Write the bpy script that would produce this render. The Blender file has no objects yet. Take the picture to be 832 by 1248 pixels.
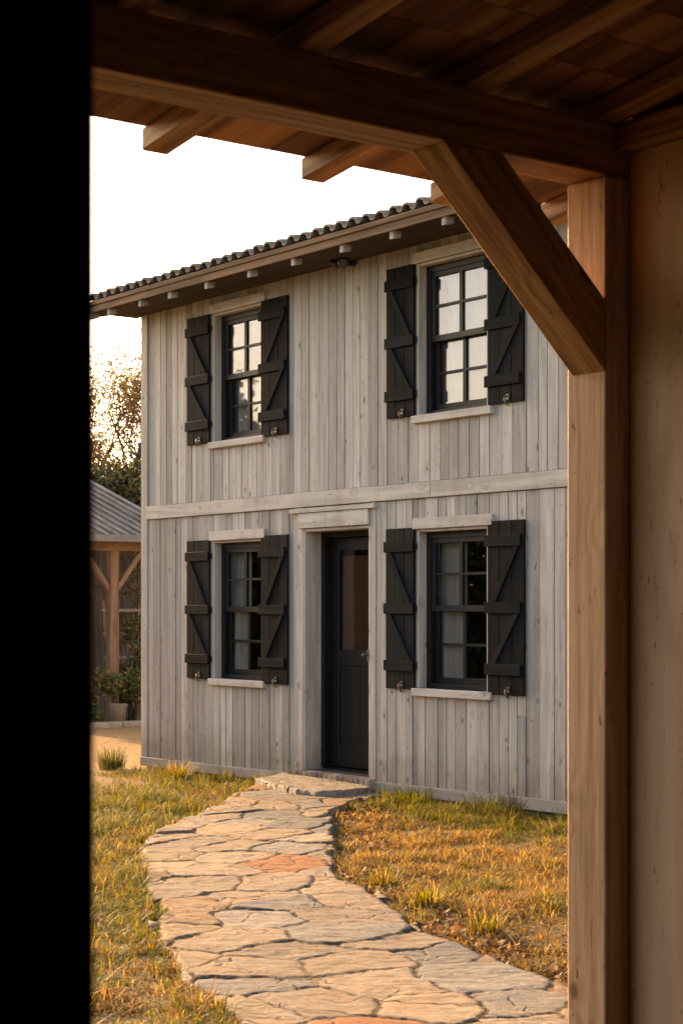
import bpy, math, random
import numpy as np
from mathutils import Vector, Matrix, noise

random.seed(7)
RNG = np.random.default_rng(7)
scene = bpy.context.scene
COL = scene.collection
EYE = 1.62
W_EXPOSURE = 1.0

# ------------------------------------------------------------------ materials
def new_mat(name):
    m = bpy.data.materials.new(name)
    m.use_nodes = True
    nt = m.node_tree
    nt.nodes.clear()
    out = nt.nodes.new('ShaderNodeOutputMaterial')
    return m, nt, out

class N:
    """tiny node-graph helper"""
    def __init__(self, nt): self.nt = nt
    def node(self, t, **kw):
        n = self.nt.nodes.new(t)
        for k, v in kw.items():
            if k in n.inputs.keys() if isinstance(k, str) else False:
                pass
            setattr(n, k, v)
        return n
    def link(self, a, b): self.nt.links.new(a, b)
    def put(self, sock, v):
        if isinstance(v, bpy.types.NodeSocket): self.link(v, sock)
        else: sock.default_value = v
    def math(self, op, a, b=0.0, c=None, clamp=False):
        n = self.node('ShaderNodeMath'); n.operation = op; n.use_clamp = clamp
        self.put(n.inputs[0], a); self.put(n.inputs[1], b)
        if c is not None: self.put(n.inputs[2], c)
        return n.outputs[0]
    def vmath(self, op, a, b=(0, 0, 0)):
        n = self.node('ShaderNodeVectorMath'); n.operation = op
        self.put(n.inputs[0], a); self.put(n.inputs[1], b)
        return n.outputs['Vector']
    def attr(self, name, vec=False):
        n = self.node('ShaderNodeAttribute'); n.attribute_name = name
        return n.outputs['Vector'] if vec else n.outputs['Fac']
    def attrc(self, name):
        n = self.node('ShaderNodeAttribute'); n.attribute_name = name
        return n.outputs['Color']
    def noise(self, vec, scale=5.0, detail=4.0, rough=0.55, dist=0.0):
        n = self.node('ShaderNodeTexNoise')
        self.put(n.inputs['Vector'], vec); n.inputs['Scale'].default_value = scale
        n.inputs['Detail'].default_value = detail; n.inputs['Roughness'].default_value = rough
        n.inputs['Distortion'].default_value = dist
        return n.outputs['Fac']
    def ramp(self, fac, stops, interp='LINEAR'):
        n = self.node('ShaderNodeValToRGB'); n.color_ramp.interpolation = interp
        el = n.color_ramp.elements
        while len(el) < len(stops): el.new(0.5)
        for e, (p, c) in zip(el, stops):
            e.position = p
            e.color = (c, c, c, 1) if isinstance(c, (int, float)) else (c[0], c[1], c[2], 1)
        self.put(n.inputs['Fac'], fac)
        return n.outputs['Color']
    def mix(self, fac, a, b, mode='MIX'):
        n = self.node('ShaderNodeMix'); n.data_type = 'RGBA'; n.blend_type = mode
        self.put(n.inputs['Factor'], fac)
        for s, v in ((n.inputs[6], a), (n.inputs[7], b)):
            if isinstance(v, (tuple, list)) and len(v) == 3: v = (v[0], v[1], v[2], 1)
            self.put(s, v)
        return n.outputs[2]
    def maprange(self, v, a, b, c=0.0, d=1.0, smooth=False):
        n = self.node('ShaderNodeMapRange')
        if smooth: n.interpolation_type = 'SMOOTHSTEP'
        self.put(n.inputs[0], v)
        for i, x in enumerate((a, b, c, d)): n.inputs[i + 1].default_value = x
        return n.outputs[0]
    def bump(self, h, strength=0.3, dist=0.01, normal=None):
        n = self.node('ShaderNodeBump'); n.inputs['Strength'].default_value = strength
        n.inputs['Distance'].default_value = dist; self.put(n.inputs['Height'], h)
        if normal is not None: self.link(normal, n.inputs['Normal'])
        return n.outputs['Normal']
    def principled(self, out, color, rough=0.7, normal=None, spec=0.3, metal=0.0):
        p = self.node('ShaderNodeBsdfPrincipled')
        if isinstance(color, (tuple, list)): color = (*color[:3], 1)
        self.put(p.inputs['Base Color'], color); self.put(p.inputs['Roughness'], rough)
        p.inputs['Specular IOR Level'].default_value = spec
        p.inputs['Metallic'].default_value = metal
        if normal is not None: self.link(normal, p.inputs['Normal'])
        if out is not None: self.link(p.outputs[0], out.inputs['Surface'])
        return p

def wood(name, c_light, c_dark, c_knot, knots=0.5, ring=26.0, grain=0.5, rough=0.75,
         tonevar=0.3, warm=(1, 1, 1), bump=0.35, kscale=(7.0, 1.7), stain=0.0, spec=.25, wavew=.45, weather_shade=False):
    m, nt, out = new_mat(name)
    g = N(nt)
    gc = g.attr('gc', True)
    tone = g.attr('tone')
    # knots: sparse stretched cells
    kv = g.vmath('MULTIPLY', gc, (kscale[0], kscale[0], kscale[1]))
    vo = g.node('ShaderNodeTexVoronoi'); g.link(kv, vo.inputs['Vector']); vo.inputs['Scale'].default_value = 1.0
    sep = g.node('ShaderNodeSeparateColor'); g.link(vo.outputs['Color'], sep.inputs[0])
    present = g.math('GREATER_THAN', sep.outputs[0], 1.0 - knots)
    kd = vo.outputs['Distance']
    swirl = g.math('MULTIPLY', g.maprange(kd, 0.0, 0.45, 1.0, 0.0, True), present)
    # long growth figure
    lo = g.noise(g.vmath('MULTIPLY', gc, (5, 5, .55)), 1.0, 2, .5)
    sx = g.node('ShaderNodeSeparateXYZ'); g.link(gc, sx.inputs[0])
    rad = g.math('ADD', g.math('MULTIPLY', sx.outputs[0], ring), g.math('MULTIPLY', sx.outputs[1], ring * .6))
    ph = g.math('ADD', rad, g.math('MULTIPLY', lo, 9.0))
    ph = g.math('ADD', ph, g.math('MULTIPLY', swirl, 3.2))
    wave = g.math('ADD', g.math('MULTIPLY', g.math('SINE', g.math('MULTIPLY', ph, 2.2)), .5), .5)
    fine = g.noise(g.vmath('MULTIPLY', gc, (110, 110, 4)), 1.0, 5, .7)
    mid = g.noise(g.vmath('MULTIPLY', gc, (30, 30, 1.6)), 1.0, 4, .6)
    fig = g.math('ADD', g.math('MULTIPLY', wave, wavew), g.math('MULTIPLY', mid, 1 - wavew))
    fig = g.math('ADD', g.math('MULTIPLY', g.math('SUBTRACT', fig, .5), 1.0), .5)
    fig = g.math('ADD', g.math('MULTIPLY', fig, .55), g.math('MULTIPLY', fine, .45))
    f2 = g.maprange(fig, .5 - .14 / (0.3 + grain), .5 + .14 / (0.3 + grain), 0, 1)
    col = g.mix(f2, c_dark, c_light)
    # tone per board
    tv = g.math('ADD', g.math('MULTIPLY', tone, tonevar), 1.0 - tonevar * .5)
    col = g.mix(1.0, col, g.node('ShaderNodeCombineColor').outputs[0] if False else _grey(g, tv), 'MULTIPLY')
    # big weather patches
    pat = g.noise(g.vmath('MULTIPLY', gc, (2.2, 2.2, .9)), 1.0, 4, .6)
    col = g.mix(g.maprange(pat, .35, .75, 0, .35), col, g.mix(.5, col, warm, 'MULTIPLY'))
    kmask = g.math('MULTIPLY', g.maprange(kd, .06, .14, 1, 0, True), present)
    col = g.mix(g.math('MULTIPLY', kmask, .85), col, c_knot)
    halo = g.math('MULTIPLY', g.maprange(kd, .10, .26, 1, 0, True), present)
    col = g.mix(g.math('MULTIPLY', halo, .35), col, c_dark)
    # small checks and nicks
    nk = g.noise(g.vmath('MULTIPLY', gc, (42, 42, 9)), 1.0, 3, .7, 1.5)
    nick = g.maprange(nk, .63, .70, 0, .75)
    col = g.mix(nick, col, c_knot)
    if stain:
        st = g.noise(gc, 3.0, 5, .65)
        col = g.mix(g.maprange(st, .52, .7, 0, stain), col, c_dark)
    if weather_shade:   # rain streaks down the wall, shade at its foot painted as a brown darkening
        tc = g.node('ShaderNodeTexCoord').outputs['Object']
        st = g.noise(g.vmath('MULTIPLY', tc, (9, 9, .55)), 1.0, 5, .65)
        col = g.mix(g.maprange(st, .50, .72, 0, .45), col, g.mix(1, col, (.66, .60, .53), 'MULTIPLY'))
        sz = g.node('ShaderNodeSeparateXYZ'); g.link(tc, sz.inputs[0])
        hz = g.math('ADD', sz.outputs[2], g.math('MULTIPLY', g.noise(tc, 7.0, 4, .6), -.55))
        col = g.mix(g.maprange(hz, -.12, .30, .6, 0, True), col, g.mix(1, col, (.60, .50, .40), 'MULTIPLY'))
    h = g.math('SUBTRACT', g.math('ADD', g.math('MULTIPLY', fine, .6), g.math('MULTIPLY', fig, .6)),
               g.math('ADD', g.math('MULTIPLY', kmask, .5), g.math('MULTIPLY', nick, .8)))
    nrm = g.bump(h, bump, .006)
    g.principled(out, col, g.maprange(fine, 0, 1, rough - .12, rough + .12), nrm, spec)
    return m

def _grey(g, v):
    n = g.node('ShaderNodeCombineColor')
    for i in range(3): g.link(v, n.inputs[i])
    return n.outputs[0]

M = {}
M['siding'] = wood('weathered_siding', (.57, .53, .485), (.30, .272, .243), (.09, .065, .05), .50, 24, .36, .88, .50, (1.0, .90, .78), .7, (8.0, 5.0), wavew=.16, weather_shade=True)
M['trimwood'] = wood('whitewashed_trim', (.60, .55, .495), (.38, .34, .30), (.11, .08, .06), .30, 20, .3, .8, .18, (1, .93, .85), .5, (8.0, 5.0), weather_shade=True)
M['pine'] = wood('oiled_pine', (.50, .275, .12), (.19, .085, .034), (.05, .02, .009), .5, 70, 1.0, .62, .25, (1, .85, .65), .3, (6.5, 4.0), wavew=.15)
M['postpine'] = wood('post_pine', (.64, .41, .25), (.37, .215, .115), (.045, .02, .01), .6, 75, .9, .68, .2, (1, .86, .7), .3, (7.0, 4.2), wavew=.16)
M['wallpine'] = wood('pine_panel', (.70, .49, .33), (.55, .355, .225), (.07, .035, .02), .5, 6, .5, .7, .15, (1, .86, .66), .15, (3.0, 1.0), .12)
M['board'] = wood('roof_boards', (.38, .18, .078), (.14, .056, .024), (.045, .018, .009), .22, 18, .7, .72, .6, (1, .8, .6), .3)
M['fascia'] = wood('fascia_wood', (.22, .135, .078), (.11, .064, .036), (.07, .045, .03), .2, 22, .6, .8, .3, (1, .86, .7), .4)
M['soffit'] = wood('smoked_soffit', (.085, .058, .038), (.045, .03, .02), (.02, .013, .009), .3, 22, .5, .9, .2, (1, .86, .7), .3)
M['darkwood'] = wood('shade_dark_wood', (.030, .022, .017), (.014, .010, .008), (.006, .005, .004), .2, 20, .5, .8, .2, (1, 1, 1), .3)  # near-black: shade of the shed interior put into the wood colour
M['shutter'] = wood('black_shutter_paint', (.0130, .0145, .0158), (.007, .0078, .0085), (.005, .005, .005), .12, 22, .5, .78, .5, (1, 1, 1), .5, spec=.08)
M['outwood'] = wood('outbuilding_boards', (.14, .115, .092), (.08, .064, .05), (.03, .02, .015), .25, 24, .6, .85, .5, (1, .85, .7), .4)
M['outpost'] = wood('outbuilding_post', (.25, .16, .105), (.13, .08, .052), (.07, .035, .02), .3, 18, .6, .75, .2, (1, .85, .7), .3)

def plain(name, c, rough=.5, spec=.4, metal=0, nscale=30, var=.25, bump=.15, bd=.004):
    m, nt, out = new_mat(name); g = N(nt)
    tc = g.node('ShaderNodeTexCoord').outputs['Object']
    n = g.noise(tc, nscale, 5, .6)
    col = g.mix(g.maprange(n, .3, .7), tuple(x * (1 - var) for x in c), tuple(x * (1 + var) for x in c))
    g.principled(out, col, g.maprange(n, 0, 1, max(.05, rough - .1), rough + .1), g.bump(n, bump, bd), spec, metal)
    return m
M['black'] = plain('black_frame_paint', (.0085, .0083, .0085), .45, .3, 0, 60, .3, .08)
M['iron'] = plain('aged_iron', (.10, .085, .07), .45, .5, .6, 80)
M['brass'] = plain('dull_latch_metal', (.14, .12, .10), .5, .4, .7, 80)
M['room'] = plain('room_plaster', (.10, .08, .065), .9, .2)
M['gutter'] = plain('gutter_metal', (.17, .165, .165), .5, .4, .3, 20)
M['lampglass'] = plain('smoked_lamp_glass', (.02, .02, .022), .08, .6, 0, 10, .1, .0)
M['pot'] = plain('pale_pot', (.26, .21, .165), .8, .2, 0, 14)
M['curbstone'] = plain('curb_stone', (.30, .26, .21), .9, .2, 0, 9, .3, .5, .02)
M['benchstone'] = plain('bench_stone', (.27, .23, .19), .9, .2, 0, 12, .3, .4, .01)

def mat_cloth():
    m, nt, out = new_mat('curtain_linen'); g = N(nt)
    tc = g.node('ShaderNodeTexCoord').outputs['Object']
    n = g.noise(tc, 120, 3, .6)
    d = g.node('ShaderNodeBsdfDiffuse'); t = g.node('ShaderNodeBsdfTranslucent')
    col = g.mix(n, (.78, .75, .70), (.85, .82, .77))
    g.link(col, d.inputs[0]); g.link(col, t.inputs[0])
    mx = g.node('ShaderNodeMixShader'); mx.inputs[0].default_value = .35
    g.link(d.outputs[0], mx.inputs[1]); g.link(t.outputs[0], mx.inputs[2]); g.link(mx.outputs[0], out.inputs[0])
    return m
M['linen'] = mat_cloth()

def mat_glass(name, refl, tint):
    m, nt, out = new_mat(name); g = N(nt)
    tc = g.node('ShaderNodeTexCoord').outputs['Object']
    n = g.noise(tc, 2.2, 2, .5)
    nr = g.bump(n, .06, .02)
    gl = g.node('ShaderNodeBsdfGlossy'); gl.inputs['Roughness'].default_value = .015
    gl.inputs['Color'].default_value = (.58, .58, .61, 1); g.link(nr, gl.inputs['Normal'])
    tr = g.node('ShaderNodeBsdfTransparent'); tr.inputs[0].default_value = (*tint, 1)
    mx = g.node('ShaderNodeMixShader')
    lw = g.node('ShaderNodeLayerWeight'); lw.inputs[0].default_value = .35
    g.put(mx.inputs[0], g.maprange(lw.outputs['Fresnel'], 0, 1, refl, .6))
    g.link(tr.outputs[0], mx.inputs[1]); g.link(gl.outputs[0], mx.inputs[2]); g.link(mx.outputs[0], out.inputs[0])
    return m
M['glass'] = mat_glass('window_glass', .0, (.97, .97, .965))
M['doorglass'] = mat_glass('door_glass', .02, (.80, .74, .70))

def mat_leaf(name, translucency=.45, rough=.55):
    m, nt, out = new_mat(name); g = N(nt)
    c = g.attrc('tint')
    d = g.principled(None, c, rough, None, .35)
    t = g.node('ShaderNodeBsdfTranslucent')
    g.link(g.mix(1.0, c, (1.6, 1.45, .8), 'MULTIPLY'), t.inputs[0])
    mx = g.node('ShaderNodeMixShader'); mx.inputs[0].default_value = translucency
    g.link(d.outputs[0], mx.inputs[1]); g.link(t.outputs[0], mx.inputs[2]); g.link(mx.outputs[0], out.inputs[0])
    return m
M['grass'] = mat_leaf('grass_blade', .42, .65)
M['leaf'] = mat_leaf('leaf', .30, .6)
M['litter'] = mat_leaf('dry_leaf', .25, .7)

def mat_bark():
    m, nt, out = new_mat('bark'); g = N(nt)
    tc = g.node('ShaderNodeTexCoord').outputs['Object']
    n = g.noise(g.vmath('MULTIPLY', tc, (9, 9, 2)), 1, 5, .65)
    g.principled(out, g.mix(n, (.06, .045, .033), (.17, .13, .10)), .9, g.bump(n, .6, .03), .2)
    return m
M['bark'] = mat_bark()

def mat_ground():
    m, nt, out = new_mat('ground_soil'); g = N(nt)
    tc = g.node('ShaderNodeTexCoord').outputs['Object']
    sx = g.node('ShaderNodeSeparateXYZ'); g.link(tc, sx.inputs[0])
    n1 = g.noise(tc, .9, 5, .6); n2 = g.noise(tc, 9, 6, .7); n3 = g.noise(tc, 60, 4, .7)
    yard = g.maprange(g.math('ADD', sx.outputs[0], g.math('MULTIPLY', n1, 2.2)), -14.0, -12.4, 1, 0, True)
    dirt = g.mix(g.maprange(n2, .35, .65), (.22, .135, .055), (.40, .26, .125))
    dirt = g.mix(g.maprange(n3, .45, .65, 0, .6), dirt, (.17, .095, .05))
    soil = g.mix(n2, (.085, .058, .030), (.22, .155, .075))
    soil = g.mix(g.maprange(n3, .4, .7, 0, .6), soil, (.26, .20, .08))
    far = g.mix(n2, (.07, .075, .025), (.16, .14, .05))
    soil = g.mix(g.maprange(n1, .5, .75, 0, .5), soil, far)
    col = g.mix(yard, soil, dirt)
    h = g.math('ADD', g.math('MULTIPLY', n2, .7), g.math('MULTIPLY', n3, .5))
    g.principled(out, col, .95, g.bump(h, .8, .03), .1)
    return m
M['ground'] = mat_ground()

def mat_stone(name='flagstone'):
    m, nt, out = new_mat(name); g = N(nt)
    c = g.attrc('tint')
    gc = g.attr('gc', True)
    n1 = g.noise(gc, 2.5, 5, .6)
    n2 = g.noise(g.vmath('MULTIPLY', gc, (4, 15, 6)), 1, 7, .72, .9)
    n3 = g.noise(gc, 70, 4, .7)
    col = g.mix(g.maprange(n2, .42, .62, 0, .6), c, g.mix(1, c, (.60, .47, .38), 'MULTIPLY'))
    col = g.mix(g.maprange(n1, .5, .72, 0, .55), col, g.mix(1, c, (1.12, .86, .62), 'MULTIPLY'))
    col = g.mix(g.maprange(n3, .55, .75, 0, .35), col, (.15, .11, .085))
    h = g.math('ADD', g.math('MULTIPLY', n2, .8), g.math('MULTIPLY', n3, .18))
    vc = g.node('ShaderNodeTexVoronoi'); vc.feature = 'DISTANCE_TO_EDGE'; vc.inputs['Scale'].default_value = 1.0
    wob = g.node('ShaderNodeTexNoise'); wob.inputs['Scale'].default_value = 4.0; g.link(gc, wob.inputs['Vector'])
    g.link(g.vmath('ADD', g.vmath('MULTIPLY', gc, (1.7, 3.6, 1)), g.vmath('MULTIPLY', wob.outputs['Color'], (1.1, 1.1, 1.1))), vc.inputs['Vector'])
    crack = g.math('MULTIPLY', g.maprange(vc.outputs['Distance'], .006, .03, 1, 0), g.maprange(n1, .42, .6))
    col = g.mix(g.math('MULTIPLY', crack, .7), col, (.10, .065, .04))
    grit = g.noise(gc, 24, 5, .75)
    col = g.mix(g.maprange(grit, .5, .72, 0, .45), col, g.mix(1, col, (.55, .45, .38), 'MULTIPLY'))
    h = g.math('SUBTRACT', g.math('ADD', h, g.math('MULTIPLY', grit, .4)), g.math('MULTIPLY', crack, .5))
    rg = g.maprange(n2, 0, 1, .62, .9)
    g.principled(out, col, rg, g.bump(h, 1.0, .035), .15)
    return m
M['stone'] = mat_stone()

def mat_tile():
    m, nt, out = new_mat('mossy_roof_tile'); g = N(nt)
    tc = g.node('ShaderNodeTexCoord').outputs['Object']
    n = g.noise(tc, 7, 6, .7); n3 = g.noise(tc, 45, 4, .7)
    col = g.mix(n, (.11, .085, .062), (.32, .27, .22))
    col = g.mix(g.maprange(n3, .52, .68, 0, .8), col, (.42, .40, .36))
    col = g.mix(g.maprange(n, .5, .7, 0, .5), col, (.09, .075, .04))
    g.principled(out, col, .9, g.bump(n3, .7, .012), .2)
    return m
M['tile'] = mat_tile()

def mat_metalroof():
    m, nt, out = new_mat('weathered_roof_metal'); g = N(nt)
    tc = g.node('ShaderNodeTexCoord').outputs['Object']
    n = g.noise(g.vmath('MULTIPLY', tc, (1.2, 12, 1.2)), 1, 5, .7); n2 = g.noise(tc, 5, 5, .65)
    col = g.mix(g.maprange(n, .35, .65), (.065, .048, .036), (.26, .22, .185))
    col = g.mix(g.maprange(n2, .45, .65, 0, .6), col, (.16, .10, .065))
    g.principled(out, col, .65, g.bump(n, .5, .02), .3)
    return m
M['oldroof'] = mat_metalroof()

def mat_brick():
    m, nt, out = new_mat('old_brick'); g = N(nt)
    gc = g.attr('gc', True); tone = g.attr('tone')
    n = g.noise(gc, 40, 5, .7)
    col = g.mix(tone, (.26, .165, .115), (.47, .36, .27))
    col = g.mix(g.maprange(n, .35, .7), col, g.mix(1, col, (.6, .6, .62), 'MULTIPLY'))
    g.principled(out, col, .9, g.bump(n, .6, .008), .2)
    return m
M['brick'] = mat_brick()
M['mortar'] = plain('mortar', (.25, .21, .17), .95, .1, 0, 50, .3, .5)

# ------------------------------------------------------------------ mesh helper
class MB:
    def __init__(self): self.v = []; self.f = []; self.gc = []; self.tn = []; self.sm = []
    def add(self, vs, fs, gcs, tone, smooth=False):
        b = len(self.v)
        self.v += [tuple(p) for p in vs]; self.gc += [tuple(p) for p in gcs]
        self.tn += [tone] * len(vs)
        self.f += [tuple(i + b for i in f) for f in fs]; self.sm += [smooth] * len(fs)
        return self
    BF = [(0, 3, 2, 1), (4, 5, 6, 7), (0, 1, 5, 4), (1, 2, 6, 5), (2, 3, 7, 6), (3, 0, 4, 7)]
    def box(self, x0, x1, y0, y1, z0, z1, axis='z', tone=None):
        tone = random.random() if tone is None else tone
        vs = [(x0, y0, z0), (x1, y0, z0), (x1, y1, z0), (x0, y1, z0), (x0, y0, z1), (x1, y0, z1), (x1, y1, z1), (x0, y1, z1)]
        o = Vector((random.uniform(-40, 40), random.uniform(-40, 40), random.uniform(-40, 40)))
        pm = {'z': (0, 1, 2), 'x': (2, 1, 0), 'y': (0, 2, 1)}[axis]
        g = [tuple(Vector((p[pm[0]], p[pm[1]], p[pm[2]])) + o) for p in vs]
        return self.add(vs, self.BF, g, tone)
    def bar(self, p0, p1, w, h, up=(0, 0, 1), tone=None):
        """beam with square-cut ends: w across, h along 'up'"""
        tone = random.random() if tone is None else tone
        p0 = Vector(p0); p1 = Vector(p1); d = (p1 - p0); L = d.length; d.normalize()
        up = Vector(up); s = d.cross(up).normalized(); u = s.cross(d).normalized()
        vs, g = [], []
        o = Vector((random.uniform(-40, 40), random.uniform(-40, 40), random.uniform(-40, 40)))
        for t, p in ((0, p0), (L, p1)):
            for a, b in ((-1, -1), (1, -1), (1, 1), (-1, 1)):
                vs.append(p + s * (a * w / 2) + u * (b * h / 2)); g.append(Vector((a * w / 2, b * h / 2, t)) + o)
        return self.add(vs, [(0, 1, 2, 3), (7, 6, 5, 4), (0, 4, 5, 1), (1, 5, 6, 2), (2, 6, 7, 3), (3, 7, 4, 0)], g, tone)
    def prism(self, poly, ext, grain=(0, 0, 1), tone=None):
        """poly: list of 3D points, ext: extrusion vector"""
        tone = random.random() if tone is None else tone
        n = len(poly); e = Vector(ext)
        a = [Vector(p) for p in poly]; b = [p + e for p in a]
        g = Vector(grain).normalized(); en = e.normalized(); s = g.cross(en).normalized()
        o = Vector((random.uniform(-40, 40), random.uniform(-40, 40), random.uniform(-40, 40)))
        gg = [Vector((p.dot(s), p.dot(en), p.dot(g))) + o for p in a + b]
        fs = [tuple(range(n)), tuple(reversed(range(n, 2 * n)))]
        fs += [(i, i + n, (i + 1) % n + n, (i + 1) % n) for i in range(n)]
        return self.add(a + b, fs, gg, tone)
    def tube(self, pts, rad, n=8, tone=.5, cap=True):
        pts = [Vector(p) for p in pts]
        if isinstance(rad, (int, float)): rad = [rad] * len(pts)
        vs, fs, g = [], [], []
        ref = Vector((0, 0, 1)) if abs((pts[-1] - pts[0]).normalized().z) < .9 else Vector((1, 0, 0))
        for i, p in enumerate(pts):
            d = (pts[min(i + 1, len(pts) - 1)] - pts[max(i - 1, 0)]).normalized()
            s = d.cross(ref).normalized(); u = s.cross(d)
            for k in range(n):
                a = 2 * math.pi * k / n
                vs.append(p + (s * math.cos(a) + u * math.sin(a)) * rad[i]); g.append(vs[-1])
        for i in range(len(pts) - 1):
            for k in range(n):
                fs.append((i * n + k, i * n + (k + 1) % n, (i + 1) * n + (k + 1) % n, (i + 1) * n + k))
        self.add(vs, fs, g, tone, True)
        if cap:
            b = len(self.v) - len(vs)
            self.f.append(tuple(b + k for k in reversed(range(n)))); self.sm.append(False)
            self.f.append(tuple(b + (len(pts) - 1) * n + k for k in range(n))); self.sm.append(False)
        return self
    def build(self, name, mat, parent=None, bevel=0.0, origin=None, segs=1):
        org = Vector(origin) if origin is not None else (worldloc(parent) if parent else Vector((0, 0, 0)))
        me = bpy.data.meshes.new(name)
        me.from_pydata([tuple(Vector(p) - org) for p in self.v], [], self.f)
        a = me.attributes.new('gc', 'FLOAT_VECTOR', 'POINT'); a.data.foreach_set('vector', np.array(self.gc, 'f').ravel())
        a = me.attributes.new('tone', 'FLOAT', 'POINT'); a.data.foreach_set('value', np.array(self.tn, 'f'))
        me.polygons.foreach_set('use_smooth', self.sm)
        me.materials.append(mat); me.update(); me.validate()
        o = bpy.data.objects.new(name, me); COL.objects.link(o)
        if parent is not None:
            o.parent = parent; o.location = (0, 0, 0)
        else: o.location = org
        if bevel:
            b = o.modifiers.new('bevel', 'BEVEL'); b.width = bevel; b.segments = segs; b.limit_method = 'ANGLE'; b.angle_limit = math.radians(40)
        return o

def worldloc(o):
    v = Vector((0, 0, 0))
    while o is not None:
        v = v + o.location; o = o.parent
    return v

def npmesh(name, mat, V, F, tint=None, gc=None, parent=None, origin=(0, 0, 0), smooth=False):
    """V (n,3), F (m,k) numpy"""
    org = np.array(worldloc(parent) if parent is not None else origin, dtype=float)
    me = bpy.data.meshes.new(name)
    V = V - org
    me.vertices.add(len(V)); me.vertices.foreach_set('co', V.astype('f').ravel())
    k = F.shape[1]
    me.loops.add(F.size); me.loops.foreach_set('vertex_index', F.astype('i').ravel())
    me.polygons.add(len(F)); me.polygons.foreach_set('loop_start', np.arange(len(F), dtype='i') * k)
    me.polygons.foreach_set('use_smooth', np.full(len(F), smooth))
    if tint is not None:
        a = me.attributes.new('tint', 'FLOAT_COLOR', 'POINT')
        a.data.foreach_set('color', np.hstack([tint, np.ones((len(tint), 1))]).astype('f').ravel())
    if gc is not None:
        a = me.attributes.new('gc', 'FLOAT_VECTOR', 'POINT'); a.data.foreach_set('vector', gc.astype('f').ravel())
    me.materials.append(mat); me.update(calc_edges=True); me.validate()
    o = bpy.data.objects.new(name, me); COL.objects.link(o)
    if parent is not None: o.parent = parent
    else: o.location = tuple(org)
    return o

def empty(name, loc):
    o = bpy.data.objects.new(name, None); COL.objects.link(o); o.location = loc; o.empty_display_size = .2
    return o
def tag(o, label, cat, group=None):
    o['label'] = label; o['category'] = cat
    if group: o['group'] = group
    return o
def struct(o, kind='structure'):
    o['kind'] = kind; return o

# value noise with numpy
def vnoise(x, y, seed=0):
    xi = np.floor(x).astype(np.int64); yi = np.floor(y).astype(np.int64)
    fx = x - xi; fy = y - yi; fx = fx * fx * (3 - 2 * fx); fy = fy * fy * (3 - 2 * fy)
    def h(a, b):
        n = (a * 374761393 + b * 668265263 + seed * 1442695041) & 0xffffffff
        n = ((n ^ (n >> 13)) * 1274126177) & 0xffffffff
        return ((n ^ (n >> 16)) & 0xffff) / 65535.0
    return (h(xi, yi) * (1 - fx) + h(xi + 1, yi) * fx) * (1 - fy) + (h(xi, yi + 1) * (1 - fx) + h(xi + 1, yi + 1) * fx) * fy
def fbm(x, y, seed=0, octv=4):
    s = 0; a = .5
    for i in range(octv):
        s = s + a * vnoise(x * 2 ** i, y * 2 ** i, seed + i * 17); a *= .5
    return s / (1 - .5 ** octv)

def gheight(x, y):
    x = np.asarray(x, float); y = np.asarray(y, float)
    h = (fbm(x * .6, y * .6, 3) - .5) * .05 + (fbm(x * 3, y * 3, 9) - .5) * .02
    near = np.clip((9.1 - y) / 1.5, 0, 1)
    bank = np.where((x > -12) & (x < -7), (1 - near) * .05, 0)
    far = np.clip((np.abs(x + 10) - 30) / 60, 0, 1)
    return h * (1 - far) + bank

# ------------------------------------------------------------------ ground
def axis_coords(lo, hi, step, far):
    a = list(np.arange(lo, hi + step / 2, step))
    r = step
    v = hi
    while v < far: r *= 1.35; v += r; a.append(v)
    r = step; v = lo
    b = []
    while v > -far: r *= 1.35; v -= r; b.append(v)
    return np.array(sorted(b) + a)
xs = axis_coords(-26, 1, .12, 900); ys = axis_coords(-3, 14, .12, 900)
X, Y = np.meshgrid(xs, ys, indexing='ij')
Z = gheight(X, Y)
V = np.stack([X.ravel(), Y.ravel(), Z.ravel()], 1)
nx, ny = X.shape
idx = np.arange(nx * ny).reshape(nx, ny)
F = np.stack([idx[:-1, :-1].ravel(), idx[1:, :-1].ravel(), idx[1:, 1:].ravel(), idx[:-1, 1:].ravel()], 1)
struct(npmesh('ground', M['ground'], V, F, smooth=True))

# ------------------------------------------------------------------ flagstone path
LEFT = [(-12.75, 9.0), (-12.6, 8.6), (-11.67, 7.64), (-10.98, 6.8), (-10.5, 6.26), (-9.83, 5.8), (-9.2, 5.45), (-8.5, 5.07),
        (-7.9, 4.77), (-7.3, 4.41), (-6.73, 4.17), (-6.15, 3.95), (-5.56, 3.7), (-4.5, 2.9), (-3.3, 1.9)]
RIGHT = [(-11.4, 9.0), (-11.04, 8.47), (-10.49, 7.85), (-9.75, 7.26), (-9.05, 6.82), (-8.47, 6.41), (-8.14, 6.25), (-7.87, 6.19),
         (-7.35, 5.95), (-6.8, 5.66), (-6.26, 5.45), (-5.7, 5.26), (-5.2, 5.15), (-4.4, 4.9), (-3.3, 4.4)]
PATH = np.array(LEFT + RIGHT[::-1])
def inpoly(px, py, poly):
    c = np.zeros(px.shape, bool)
    j = len(poly) - 1
    for i in range(len(poly)):
        xi, yi = poly[i]; xj, yj = poly[j]
        cond = ((yi > py) != (yj > py)) & (px < (xj - xi) * (py - yi) / (yj - yi + 1e-12) + xi)
        c ^= cond; j = i
    return c
def polydist(px, py, poly):
    d = np.full(px.shape, 1e9)
    n = len(poly)
    for i in range(n):
        a = poly[i]; b = poly[(i + 1) % n]
        ab = b - a; t = np.clip(((px - a[0]) * ab[0] + (py - a[1]) * ab[1]) / (ab @ ab), 0, 1)
        d = np.minimum(d, np.hypot(px - a[0] - t * ab[0], py - a[1] - t * ab[1]))
    return d
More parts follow.
